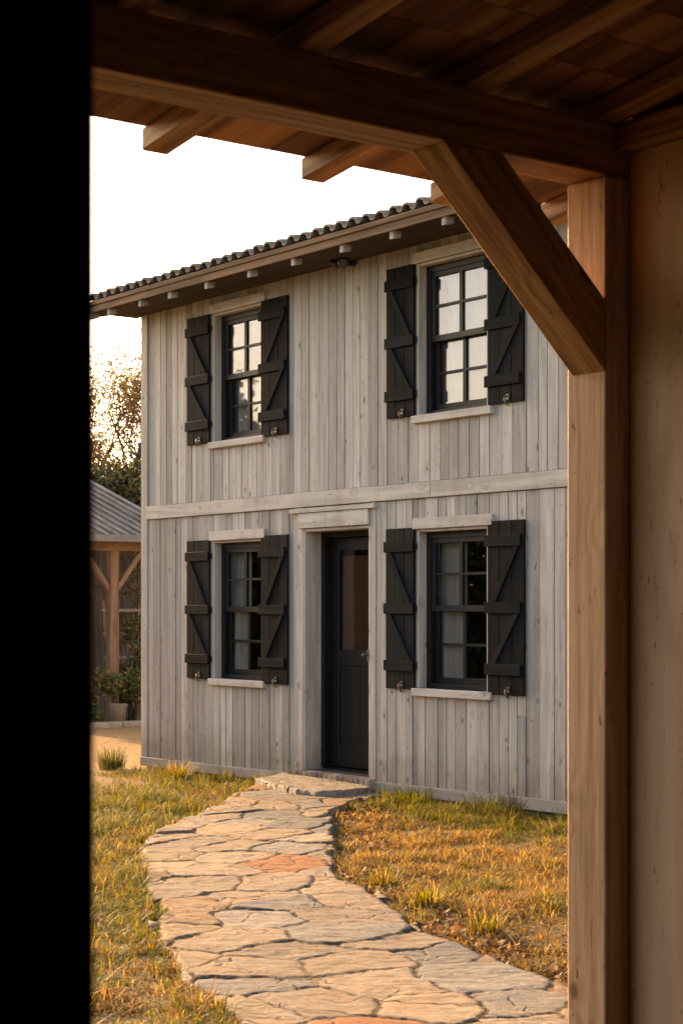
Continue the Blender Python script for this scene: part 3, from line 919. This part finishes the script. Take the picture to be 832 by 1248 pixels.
def greenL(x, y): return .56 + .6 * (fbm(x * 1.3, y * 1.3, 91) - .42) + np.clip((-8 - x) * -.0, 0, 1) + np.where((x < -11) & (x > -14), .12, 0)
def keepR(x, y, r): return right_of_path(x, y) & (x < -3.6) & (y < 9.14) & (x > -11.7)
def greenR(x, y):
    d = 9.16 - y
    return .22 + .55 * np.clip(1.25 - d, 0, 1) + .55 * (fbm(x * 1.4, y * 1.4, 95) - .45)
L1 = grass_field('g', 360000, (-15.3, -3.6, .8, 9.1), keepL, greenL, (.06, .15), 101, (.005, .011))
L2 = grass_field('g', 22000, (-12, -3.6, .8, 7.5), keepL, greenL, (.10, .19), 102, (.006, .013))
R1 = grass_field('g', 300000, (-11.7, -3.6, 4.2, 9.14), keepR, greenR, (.045, .115), 103)
R2 = grass_field('g', 7000, (-11.7, -3.6, 4.2, 9.14), keepR, greenR, (.09, .16), 104, (.005, .010))
def edge_keep(x, y, r):
    d = polydist(x, y, PATH); return (d < .14) & ((left_of_path(x, y) & (r.random(len(x)) < .9)) | (r.random(len(x)) < .35)) & (x < -3.7) & (y < 8.8)
E1 = grass_field('g', 160000, (-12.8, -3.6, 2.0, 9.0), edge_keep, greenL, (.06, .13), 105, (.005, .011))
def base_keep(x, y, r): return (r.random(len(x)) < np.clip((y - 8.35) / .7, 0, 1)) & (y < 9.11) & ((x < -12.95) | (x > -11.3)) & (x > -15.3)
B1 = grass_field('g', 26000, (-15.3, -7.7, 8.3, 9.12), base_keep, lambda x, y: .75 + 0 * x, (.06, .18), 106, (.004, .008))
B1[0][:, 1] = np.minimum(B1[0][:, 1], 9.125)
V_, Q_, T_ = join_blades([L1, L2, R1, R2, E1, B1])
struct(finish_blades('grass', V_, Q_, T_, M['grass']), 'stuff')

def tuft(name, x, y, n, h, spread, palette, label, cat, group=None, z=None, seed=1, wid=(.005, .010)):
    r = np.random.default_rng(seed)
    a = r.uniform(0, 2 * math.pi, n); rad = spread * np.sqrt(r.random(n)) * .4
    z0 = float(gheight(x, y)) if z is None else z
    P = np.stack([x + np.cos(a) * rad, y + np.sin(a) * rad, np.full(n, z0 - .01)], 1)
    c = pick(palette, n, r)
    V, Q, T = blade_arrays(P, r.uniform(.5, 1, n) * h, r.uniform(*wid, n), r.uniform(.1, .9, n), a + r.normal(0, .5, n), c * .7, c)
    V[:, 1] = np.minimum(V[:, 1], 9.125) if y < 9.13 else V[:, 1]
    return tag(finish_blades(name, V, Q, T, M['grass'], (x, y, z0)), label, cat, group)
DARKG = np.array([(.045, .06, .018), (.08, .095, .025), (.20, .15, .06), (.06, .07, .02)])
MIXG = np.vstack([GREEN, STRAW[:2]])
tuft('grass_tuft', -15.65, 8.92, 260, .30, .32, DARKG, 'dark spiky grass clump at the left corner of the house', 'grass clump', 'grass clumps at the foot of the house', seed=1)
tuft('grass_tuft', -14.35, 8.90, 170, .26, .34, MIXG, 'yellow-green grass clump below the lower left window', 'grass clump', 'grass clumps at the foot of the house', seed=2)
tuft('grass_tuft', -13.75, 9.02, 120, .20, .3, DARKG, 'small low grass clump against the base board between two bigger clumps', 'grass clump', 'grass clumps at the foot of the house', seed=3)
tuft('grass_tuft', -13.0, 8.98, 260, .22, .34, GREEN, 'green grass clump beside the stone step left of the door', 'grass clump', 'grass clumps at the foot of the house', seed=4)
tuft('grass_tuft', -10.95, 9.0, 160, .22, .5, GREEN, 'thin green weeds under the lower right window by the step', 'grass clump', 'grass clumps at the foot of the house', seed=5)
tuft('grass_tuft', -9.95, 8.98, 200, .26, .6, DARKG, 'tall dark weeds at the base of the wall beside the timber post', 'grass clump', 'grass clumps at the foot of the house', seed=6)
tuft('grass_tuft', -8.05, 5.95 + .45, 150, .17, .2, MIXG, 'bright yellow-green tuft at the bend of the path', 'grass clump', 'tufts along the path edge', seed=8, wid=(.006, .012))
tuft('grass_tuft', -6.55, 5.85, 130, .17, .2, MIXG, 'yellow-green tuft by the path close to the timber post', 'grass clump', 'tufts along the path edge', seed=9, wid=(.006, .012))
tuft('grass_tuft', -7.35, 6.15, 150, .19, .22, MIXG, 'middle yellow-green tuft on the right side of the path', 'grass clump', 'tufts along the path edge', seed=10, wid=(.006, .012))

def leafy(name, parent, centres, n, size, palette, mat, seed, squash=1.0, origin=None):
    """centres: (k,4) x,y,z,radius clumps -> leaf quads"""
    r = np.random.default_rng(seed); c = np.asarray(centres)
    i = r.choice(len(c), n, p=c[:, 3] ** 2 / (c[:, 3] ** 2).sum())
    d = r.normal(0, 1, (n, 3)); d /= np.linalg.norm(d, axis=1)[:, None]
    d *= (r.random(n) ** .5)[:, None]; d[:, 2] *= squash
    P = c[i, :3] + d * c[i, 3][:, None]
    a = r.normal(0, 1, (n, 3)); a /= np.linalg.norm(a, axis=1)[:, None]
    b = np.cross(a, r.normal(0, 1, (n, 3))); b /= np.linalg.norm(b, axis=1)[:, None]
    s = r.uniform(.6, 1.3, n)[:, None] * size
    V = np.stack([P - a * s, P + b * s * .45, P + a * s, P - b * s * .45], 1).reshape(-1, 3)
    F = np.arange(4 * n).reshape(n, 4)
    T = np.repeat(pick(np.array(palette), n, r) * (.85 + .3 * r.random(len(c)))[i][:, None], 4, 0)
    if parent is None: return npmesh(name, mat, V, F, T, origin=origin)
    return npmesh(name, mat, V, F, T, parent=parent)

# dry leaf litter by the path
r = np.random.default_rng(77); n = 3400
lx_ = r.uniform(-8.6, -4.6, n); e = np.interp(lx_, PR[:, 0], PR[:, 1]); ly_ = e + np.abs(r.normal(0, .28, n)) - .03
n2_ = 1500; lx_ = np.concatenate([lx_, r.uniform(-11.3, -9.2, n2_)]); ly_ = np.concatenate([ly_, np.interp(lx_[n:], PR[:, 0], PR[:, 1]) + np.abs(r.normal(0, .3, n2_))])
k = ~on_path(lx_, ly_) & (ly_ < 9.1); lx_, ly_ = lx_[k], ly_[k]; n = len(lx_)
P = np.stack([lx_, ly_, gheight(lx_, ly_) + r.uniform(.004, .03, n)], 1)
a = r.normal(0, 1, (n, 3)); a[:, 2] *= .45; a /= np.linalg.norm(a, axis=1)[:, None]
b_ = np.cross(a, np.array((0, 0, 1.)) + r.normal(0, .4, (n, 3))); b_ /= np.linalg.norm(b_, axis=1)[:, None]
s = r.uniform(.012, .032, n)[:, None]
V = np.stack([P - a * s, P + b_ * s * .5, P + a * s, P - b_ * s * .5], 1).reshape(-1, 3)
T = np.repeat(pick(np.array([(.16, .07, .03), (.26, .13, .05), (.09, .045, .022), (.34, .20, .09)]), n, r), 4, 0)
struct(npmesh('leaf_litter', M['litter'], V, np.arange(4 * n).reshape(n, 4), T), 'stuff')

# roof weeds
for i, (x, h, l) in enumerate(((-11.55, .10, 'tiny dry weed on the roof edge, leftmost of the three'), (-11.05, .13, 'small weed on the roof edge, middle of the three'), (-10.55, .26, 'feathery upright weed on the roof edge next to the diagonal brace'))):
    tuft('roof_weed', x, 9.25, 22 + 20 * i, h, .10, MIXG, l, 'weed', 'weeds growing on the roof edge', z=slope_z(9.25) + .02, seed=20 + i, wid=(.003, .006))

# stone step below the door
def slab(name, outline, z0, z1, tintc, label, cat, bevel=.012):
    m = MB()
    m.prism([(p[0], p[1], z0) for p in outline][::-1], (0, 0, z1 - z0), (1, 0, 0))
    o = m.build(name, M['stone'], None, bevel, origin=(outline[0][0], outline[0][1], z0), segs=2)
    c = o.data.attributes.new('tint', 'FLOAT_COLOR', 'POINT')
    c.data.foreach_set('color', np.tile((*tintc, 1.0), len(o.data.vertices)).astype('f'))
    return tag(o, label, cat)
def rough_grid_slab(name, outline, z0, z1, tintc, label, cat, seed):
    poly = np.array(outline); st = .016
    gx2 = np.arange(poly[:, 0].min() - .05, poly[:, 0].max() + .05, st); gy2 = np.arange(poly[:, 1].min() - .05, poly[:, 1].max() + .05, st)
    A, B = np.meshgrid(gx2, gy2, indexing='ij')
    wxa = A + (fbm(A * 7, B * 7, seed) - .5) * .05; wyb = B + (fbm(A * 7, B * 7, seed + 3) - .5) * .05
    inside = inpoly(wxa, wyb, poly); dd = polydist(wxa, wyb, poly)
    t = np.clip(dd / .025, 0, 1)
    lay = fbm(A * 1.8, B * 6, seed + 5, 5); ter = np.floor(lay * 8) / 8
    H = np.where(inside, z1 + (ter - .5) * .03 + (lay - .5) * .02 - .018 * (1 - t) ** 2, z0)
    idx = np.arange(A.size).reshape(A.shape)
    q = np.stack([idx[:-1, :-1].ravel(), idx[1:, :-1].ravel(), idx[1:, 1:].ravel(), idx[:-1, 1:].ravel()], 1)
    V = np.stack([A.ravel(), B.ravel(), H.ravel()], 1)
    q = q[(V[q][:, :, 2].max(1) > z0 + .001)]
    us, inv = np.unique(q.ravel(), return_inverse=True); V = V[us]
    T = np.tile(np.array(tintc), (len(V), 1))
    g = V * np.array((1, 1, 1)) + seed
    return tag(npmesh(name, M['stone'], V, inv.reshape(-1, 4), T, g, origin=(poly[:, 0].mean(), poly[:, 1].mean(), z0), smooth=True), label, cat)
rough_grid_slab('stone_step', [(-12.82, 9.06), (-12.70, 8.66), (-12.2, 8.50), (-11.75, 8.40), (-11.50, 8.44), (-11.40, 8.62), (-11.44, 8.98), (-11.62, 9.06)],
                -.05, .158, (.30, .25, .20), 'large rough stone slab step below the brick door sill', 'stone step', 61)

# ------------------------------------------------------------------ shed (we stand inside it)
E = EYE
shed = tag(empty('timber_shed', (-3.5, 3.57, 0)), 'open timber-framed shed around the viewer, brown post, beam and diagonal brace', 'shed')
UX = -3.42                      # inner plane of the opening
ox0, ox1 = -3.57, UX
m = MB(); m.box(ox0, ox1, 3.496, 3.646, -.05, E + 1.195, 'z', .55); m.build('post', M['postpine'], shed, .006, segs=2)
m = MB(); m.box(ox0, ox1, -1.5, 3.646, E + 1.196, E + 1.343, 'y', .5); m.build('header_beam', M['pine'], shed, .005, segs=2)
m = MB()
lo0, lo1 = (2.915, E + 1.1955), (3.4955, E + .655)
up1, up0 = (3.4955, E + .855), (3.118, E + 1.1955)
m.prism([(ox0 + .02, lo0[0], lo0[1]), (ox0 + .02, lo1[0], lo1[1]), (ox0 + .02, up1[0], up1[1]), (ox0 + .02, up0[0], up0[1])], (ox1 - ox0 - .021, 0, 0), (0, -1, 1), .8)
m.build('brace', M['pine'], shed, .004, segs=2)
tn = .136
def rz_(x): return E + 1.344 + tn * (x - UX)
RH = .062
ryy = [-1.35, -.9, -.45, .0, .20, .6, 1.02, 1.48, 1.96, 2.452, 2.984, 3.47, 3.935, 4.4]
for ry in ryy:
    m = MB(); m.prism([(-4.14, ry, rz_(-4.14)), (2.2, ry, rz_(2.2)), (2.2, ry, rz_(2.2) + RH), (-4.14, ry, rz_(-4.14) + RH)], (0, .082, 0), (1, 0, tn), random.random())
    m.build('rafter', M['pine'], shed, .004)
sh = MB(); x = -4.13; i = 0
while x < 2.2:
    w = random.uniform(.15, .19); g_ = .0025
    if i in (1, 4): g_ = .006
    x2 = x + w - g_
    y = -1.5
    while y < 4.6:
        L = random.uniform(1.2, 2.6); y2 = min(y + L, 4.6)
        dz = random.uniform(0, .003)
        sh.prism([(x, y, rz_(x) + RH + .001 + dz), (x2, y, rz_(x2) + RH + .001 + dz), (x2, y, rz_(x2) + RH + .022 + dz), (x, y, rz_(x) + RH + .022 + dz)], (0, y2 - y - .003, 0), (0, 1, 0))
        y = y2
    x += w; i += 1
sh.build('roof_boards', M['board'], shed)
cov = MB()   # unseen sheet added over the boards to darken the shed, from the header inwards, leaving the eave boards bare
xa = -3.72
cov.prism([(xa, -1.5, rz_(xa) + RH + .030), (2.2, -1.5, rz_(2.2) + RH + .030), (2.2, -1.5, rz_(2.2) + RH + .05), (xa, -1.5, rz_(xa) + RH + .05)], (0, 6.1, 0), (0, 1, 0))
cov.build('roof_light_block', M['oldroof'], shed)
# side wall panel, its plate, corner studs
wp = MB(); wp.box(-2.3, UX - .002 + .0, 3.586, 3.64, -.05, E + 1.27, 'z', .5) if False else None
wp = MB(); wp.box(-3.418, -2.2, 3.588, 3.63, -.05, E + 1.268, 'z', .5); pass

wp.build('wall_panel', M['wallpine'], shed, .002)
wp = MB(); wp.box(-3.418, 2.2, 3.535, 3.64, E + 1.27, E + 1.343, 'x', .3)
wp.build('wall_plate', M['pine'], shed, .004)
gw_ = MB()
gw_.prism([(-3.418, 3.60, E + 1.345), (2.2, 3.60, E + 1.345), (2.2, 3.60, rz_(2.2) + RH), (-3.418, 3.60, rz_(-3.418) + RH)], (0, .03, 0), (0, 0, 1)); gw_.build('gable_panel', M['board'], shed)
# unseen dark board walls added to cut the light inside: left front, rear, sides
dw = MB()
x = -2.197
while x < 2.2:
    dw.box(x + .001, x + .159, 3.589, 3.63, -.05, E + 1.268); x += .16
y = -1.5
while y < 1.55:
    dw.box(UX - .05, UX - .02, y + .001, y + .159, -.05, E + 1.194); y += .16
x = UX + .0
while x < 2.2:
    dw.box(x + .001, x + .159, -1.5, -1.47, -.05, rz_(x) + RH); x += .16
y = -1.5
while y < 3.6:
    dw.box(2.17, 2.2, y + .001, y + .159, -.05, rz_(2.2)); y += .16
dw.build('board_wall', M['darkwood'], shed)
fm = MB(); y = -1.45
while y < 3.55:
    fm.box(UX - .10, 2.15, y + .002, y + .178, -.03, .06, 'x'); y += .18
fm.build('floor', M['darkwood'], shed)  # dark floor added to cut bounced light in the shed
jm = MB(); jm.box(-1.08, -.93, .352, .520, -.05, rz_(-.93) - .002, 'z'); jb = jm.build('inner_post', M['darkwood'], shed, .004)  # near-black colour stands in for the shade on this post
jb['label'] = 'black inner post close to the viewer along the left edge'

# ------------------------------------------------------------------ outbuilding
ob = tag(empty('outbuilding', (-22.6, 12.6, 0)), 'low dark timber outbuilding with grey seamed roof and braced corner post beyond the yard', 'outbuilding')
PX, PY = -22.05, 12.58
ez = 2.46
m = MB(); m.box(PX - .07, PX + .07, PY - .07, PY + .07, 0, ez, 'z', .6); m.build('post', M['outpost'], ob, .006)
m = MB(); m.box(PX - .07, PX + .07, 11.3, PY + 1.1, ez, ez + .14, 'y', .5); m.build('eave_beam', M['outpost'], ob, .005)
for s_ in (-1, 1):
    m = MB(); m.bar((PX, PY + s_ * .06, ez - .55), (PX, PY + s_ * .46, ez - .02), .07, .07, (1, 0, 0)); m.build('brace', M['outpost'], ob, .004)
WXo = PX - 1.5
m = MB(); y = 11.3
while y < PY + 2.0:
    w = random.uniform(.16, .22); m.box(WXo - .03, WXo, y + .003, y + w - .003, 0, 1.9); m.box(WXo - .03, WXo, y + .003, y + w - .003, 2.02, 3.0); y += w
m.box(WXo - .03, WXo + .015, 11.3, PY + 2.0, 1.902, 2.018, 'y')
m.box(-27.0, WXo - .03, 11.3, 11.35, 0, 3.0); m.box(-27, WXo - .03, PY + 1.95, PY + 2.0, 0, 3.0)
m.build('board_wall', M['outwood'], ob)
tr_ = .33
def oz(x): return ez + .19 + (PX + .35 - x) * tr_
rf = MB()
XA, XB = PX + .38, PX - 2.9
rf.prism([(XA, 11.15, oz(XA)), (XB, 11.15, oz(XB)), (XB, 11.15, oz(XB) + .03), (XA, 11.15, oz(XA) + .03)], (0, PY + 1.15 - 11.15, 0), (1, 0, -tr_))
rf.prism([(XB, 11.15, oz(XB)), (XB - 3.0, 11.15, oz(XB) - 3.0 * tr_), (XB - 3.0, 11.15, oz(XB) - 3 * tr_ + .03), (XB, 11.15, oz(XB) + .03)], (0, PY + 1.15 - 11.15, 0), (1, 0, -tr_))
y = 11.2
while y < PY + 1.15:
    rf.bar((XA + .005, y, oz(XA) + .04), (XB, y, oz(XB) + .04), .03, .035)
    y += .17
rfo = rf.build('roof', M['oldroof'], ob)
m = MB(); m.box(XA + .01, XA + .09, 11.15, PY + 1.2, oz(XA) - .07, oz(XA) + .035, 'y'); m.build('gutter', M['gutter'], rfo, .01)

# kerb, bench, pots and greenery in front of it
m = MB(); y = 9.5
while y < 14.5:
    L = random.uniform(.5, .9); m.box(-21.32, -21.12, y + .005, y + L - .005, -.06, .075, 'y'); y += L
tag(m.build('kerb', M['curbstone'], None, .015, origin=(-21.2, 12, 0)), 'pale stone kerb edging the planting bed by the outbuilding', 'kerb')
bn = tag(empty('bench', (-21.55, 13.15, 0)), 'low pale stone bench beside the potted shrub in front of the outbuilding', 'bench')
m = MB(); m.box(-21.8, -21.4, 12.72, 13.75, .34, .43, 'y'); m.build('seat', M['benchstone'], bn, .012)
for yy in (12.82, 13.5):
    m = MB(); m.box(-21.75, -21.45, yy, yy + .16, 0, .34); m.build('leg', M['benchstone'], bn, .01)
pt = tag(empty('potted_shrub', (-21.6, 12.42, 0)), 'round leafy shrub in a pale pot at the foot of the braced post', 'potted plant')
m = MB(); m.tube([(-21.6, 12.42, -.02), (-21.6, 12.42, .26), (-21.6, 12.42, .28), (-21.6, 12.42, .30)], [.085, .115, .125, .12], 20); m.build('pot', M['pot'], pt)
SHR = [(.07, .085, .025), (.12, .12, .035), (.05, .06, .02), (.20, .13, .05)]
leafy('foliage', pt, [(-21.6 + random.uniform(-.12, .12), 12.42 + random.uniform(-.32, .3), .5 + random.uniform(-.08, .16), random.uniform(.12, .2)) for _ in range(12)], 1500, .035, SHR, M['leaf'], 5)
def shrub(x, y, z, rx, rz2, n, label, seed, name='shrub', size=.04, pal=SHR):
    root = tag(empty(name, (x, y, 0)), label, 'shrub', 'shrubs in the bed before the outbuilding')
    rr = random.Random(seed)
    cs = [(x + rr.uniform(-rx, rx) * .7, y + rr.uniform(-rx, rx), z + rr.uniform(-rz2, rz2), rr.uniform(.4, .75) * min(rx, rz2)) for _ in range(14)]
    leafy('foliage', root, cs, n, size, pal, M['leaf'], seed)
    m = MB()
    for c in cs[:6]: m.tube([(x + rr.uniform(-.04, .04), y + rr.uniform(-.04, .04), -.02), ((x + c[0]) / 2, (y + c[1]) / 2, c[2] * .5), (c[0], c[1], c[2])], [.018, .012, .006], 6)
    m.build('stem', M['bark'], root)
shrub(-21.7, 11.85, .22, .28, .16, 900, 'low dark bushy plant left of the potted shrub', 31)
shrub(-22.5, 13.2, .9, .26, .55, 1600, 'tall leafy climbing plant at the base of the wooden ladder', 32)
shrub(-23.0, 13.45, 1.9, .35, .7, 1100, 'thin hanging greenery under the eave of the outbuilding', 33, size=.035, pal=[(.16, .12, .06), (.10, .09, .04), (.22, .15, .08)])
shrub(-22.1, 12.9, .45, .22, .25, 900, 'short leafy plant between the potted shrub and the bench', 34)
ld = tag(empty('ladder', (-22.9, 13.2, 0)), 'weathered wooden ladder leaning in the shade right of the braced post', 'ladder')
for yy in (12.95, 13.55):
    m = MB(); m.bar((-22.7, yy, 0), (-23.0, yy, 1.75), .05, .05, (1, 0, 0)); m.build('rail', M['outpost'], ld, .003)
for t in (.12, .32, .52, .72, .92):
    m = MB(); m.bar((-22.7 - .3 * t + .03, 12.9, 1.75 * t), (-22.7 - .3 * t + .03, 13.6, 1.75 * t), .05, .045); m.build('rung', M['benchstone'], ld, .003)

# ------------------------------------------------------------------ trees
def tree(x, y, H, seed, label, group, crown=2.4, leaves=9000, size=.085, pal=None, base=.35, depth=4, dense=False, cat='tree', name='leafy_tree'):
    rr = random.Random(seed)
    root = tag(empty(name, (x, y, 0)), label, cat, group)
    tips = []; m = MB()
    def grow(p, d, L, rad, lev):
        pts = [p]; rads = [rad]; q = p.copy(); dd = d.copy(); n = 4
        for i in range(n):
            dd = (dd + Vector((rr.uniform(-.22, .22), rr.uniform(-.22, .22), rr.uniform(-.02, .2)))).normalized()
            q = q + dd * (L / n); pts.append(q.copy()); rads.append(rad * (1 - .12 * (i + 1)))
        m.tube(pts, rads, 7 if lev < 2 else 4, cap=False)
        if lev >= 2: tips.extend([(*p_, .25 + .16 * crown * rr.random()) for p_ in pts[1:]])
        if lev == depth: return
        for k in range(3 if lev else 5):
            t = rr.uniform(.4, 1.0) if lev else rr.uniform(base, 1.0)
            i = min(int(t * n), n - 1); s_ = pts[i].lerp(pts[i + 1], t * n - i)
            az = rr.uniform(0, 2 * math.pi); up = rr.uniform(.2, .8)
            nd = (dd * .5 + Vector((math.cos(az), math.sin(az), up)) * .85).normalized()
            grow(s_, nd, L * rr.uniform(.5, .68), rads[i] * .58, lev + 1)
    grow(Vector((x, y, -.1)), Vector((rr.uniform(-.08, .08), rr.uniform(-.08, .08), 1)), H * .55, .048 * H * .55, 0)
    zmax = max(t[2] for t in tips); k = H / zmax
    tips = [(x + (t[0] - x) * k, y + (t[1] - y) * k, t[2] * k, t[3]) for t in tips]
    m.v = [(x + (p[0] - x) * k, y + (p[1] - y) * k, p[2] * k) for p in m.v]
    m.build('trunk', M['bark'], root)
    if dense:
        extra = []
        for _ in range(46):
            a = rr.uniform(0, 2 * math.pi); e_ = rr.uniform(0, 1); R_ = crown * (.35 + .6 * math.sin(math.pi * min(1, e_ * .9 + .1)))
            q_ = R_ * math.sqrt(rr.random())
            extra.append((x + math.cos(a) * q_, y + math.sin(a) * q_, H * (.12 + .82 * e_), rr.uniform(.3, .62)))
        tips = tips[::3] + extra
    leafy('crown', root, tips, leaves, size, pal, M['leaf'], seed)
    return root
AUT_HAZE = [(.20, .125, .06), (.15, .10, .05), (.24, .15, .07), (.12, .085, .04)]  # golden-brown leaves, lightened to put warm distant haze into the colour
DKG = [(.055, .060, .022), (.08, .078, .028), (.12, .085, .033), (.04, .045, .018)]
BG = 'trees beyond the outbuilding'
def at(px, Yd):
    t = (px - 416) / 2145.0; th = math.radians(52.89)
    return (Yd * (t * math.cos(th) - math.sin(th)), Yd * (t * math.sin(th) + math.cos(th)))
bgt = [
    (146, 40, 8.3, 11, 'tall airy tree with bare twigs and thin golden leaves against the sky', 2.6, 14000, .038, AUT_HAZE, False),
    (112, 42, 7.2, 12, 'airy tree with thin golden leaves next to the black inner post', 2.4, 14000, .038, AUT_HAZE, False),
    (60, 44, 7.6, 13, 'airy golden tree hidden mostly behind the black inner post', 2.5, 12000, .040, AUT_HAZE, False),
    (160, 35, 4.7, 14, 'dense dark olive tree directly behind the seamed roof and the house corner', 2.1, 26000, .055, DKG, True),
    (120, 36, 4.6, 15, 'dense brownish tree behind the seamed roof, left of the other', 2.2, 26000, .055, DKG, True),
    (70, 36, 4.5, 16, 'dense dark tree mostly behind the black inner post', 2.2, 12000, .08, DKG, True),
    (205, 37, 5.0, 17, 'dense dark tree just behind the left corner of the house', 2.2, 12000, .08, DKG, True),
    (10, 40, 6.0, 18, 'dark tree at the far left beyond the yard', 2.5, 9000, .09, DKG, True),
]
for (px, Yd, H, sd, lab, cr, nl, ls, pal_, dn) in bgt:
    tx, ty = at(px, Yd); tree(tx, ty, H, sd, lab, BG, cr, nl, ls, pal_, .3, 4, dn)
# trees standing beyond the yard outside the frame; they show in the window panes
RG = 'trees across the yard, mirrored in the panes'
refl = [(-25.2, 2.6, 6.4, 41, False), (-22.0, -.8, 4.6, 42, True), (-27.0, -.5, 5.0, 43, True), (-19.0, -4.2, 4.2, 44, True),
        (-23.5, -4.8, 5.0, 45, True), (-15.5, -7.5, 4.6, 46, True), (-28.5, 4.0, 4.6, 47, True), (-11.5, -10.0, 5.2, 48, True)]
rl = ['airy tree across the yard, the tallest reflected in the upper left window', 'dense tree across the yard nearest to the windows', 'dense tree behind the nearest one across the yard', 'smaller dense tree across the yard toward the shed',
      'dense tree at the back of the far row', 'dense tree beside the shed approach', 'dense tree at the yard end next to the airy one', 'tallest dense tree at the near end of the row']
for (tx, ty, H, sd, dn), lab in zip(refl, rl):
    tree(tx, ty, H, sd, lab, RG, 2.6, 8000 if dn else 3500, .11, DKG if dn else AUT_HAZE, .3, 4 if not dn else 3, dn)

hd = tag(empty('hedge', (-21, 0, 0)), 'long dense hedge of dark leaves added unseen across the yard to darken the panes', 'hedge')  # unseen, added to darken what the lower panes reflect
hr = random.Random(3); cs = []
for i in range(230):
    t = (i + .5) / 230; cs.append((-27 + 12.5 * t + hr.uniform(-.5, .5), 3.0 - 6.5 * t + hr.uniform(-.5, .5), hr.uniform(.2, 2.9) + .25 * math.sin(t * 20), hr.uniform(.4, .6)))
leafy('foliage', hd, cs, 75000, .10, DKG, M['leaf'], 9)
m = MB()
for i in range(16):
    t = (i + .5) / 16; m.tube([(-27 + 12.5 * t, 3.0 - 6.5 * t, -.1), (-27 + 12.5 * t, 3.0 - 6.5 * t + .1, 1.2), (-27 + 12.5 * t + .1, 3.0 - 6.5 * t, 2.4)], [.05, .04, .02], 6)
m.build('stems', M['bark'], hd)

# ------------------------------------------------------------------ light
SUN_EL = math.radians(17.0); DLT = math.radians(1.6)
sd = Vector((-math.cos(DLT) * math.cos(SUN_EL), math.sin(DLT) * math.cos(SUN_EL), math.sin(SUN_EL)))
L = bpy.data.lights.new('sun', 'SUN'); L.energy = 3.5; L.angle = math.radians(.55); L.color = (1.0, .74, .43)
lo = bpy.data.objects.new('sun', L); COL.objects.link(lo); lo.rotation_euler = sd.to_track_quat('Z', 'Y').to_euler()
w = bpy.data.worlds.new('World'); scene.world = w; w.use_nodes = True
nt = w.node_tree; bgn = nt.nodes['Background']
sky = nt.nodes.new('ShaderNodeTexSky'); sky.sky_type = 'NISHITA'; sky.sun_disc = False
sky.sun_elevation = SUN_EL; sky.sun_rotation = math.atan2(sd.x, sd.y)
sky.air_density = 1.0; sky.dust_density = 3.0; sky.ozone_density = 1.0
nt.links.new(sky.outputs[0], bgn.inputs[0]); bgn.inputs[1].default_value = .15

# ------------------------------------------------------------------ camera
cam = bpy.data.cameras.new('camera'); co = bpy.data.objects.new('camera', cam); COL.objects.link(co)
co.location = (0, 0, EYE); co.rotation_euler = (math.radians(90), 0, math.radians(52.89))
cam.sensor_fit = 'VERTICAL'; cam.sensor_height = 36; cam.lens = 2145 / 1248 * 36; cam.shift_y = (743 - 624) / 1248
cam.clip_start = .05; cam.clip_end = 3000
cam.dof.use_dof = True; cam.dof.focus_distance = 14.5; cam.dof.aperture_fstop = 10.0
scene.camera = co
vs = scene.view_settings; vs.view_transform = 'Standard'; vs.look = 'None'; vs.gamma = 1; vs.exposure = 1.85; vs.use_curve_mapping = False
try:
    vs.use_white_balance = True; vs.white_balance_temperature = 8000; vs.white_balance_tint = 17
except Exception: pass
scene.render.film_transparent = False
scene.cycles.max_bounces = 10; scene.cycles.diffuse_bounces = 5; scene.cycles.transparent_max_bounces = 12
scene.cycles.use_denoising = True
scene.cycles.sample_clamp_indirect = 6
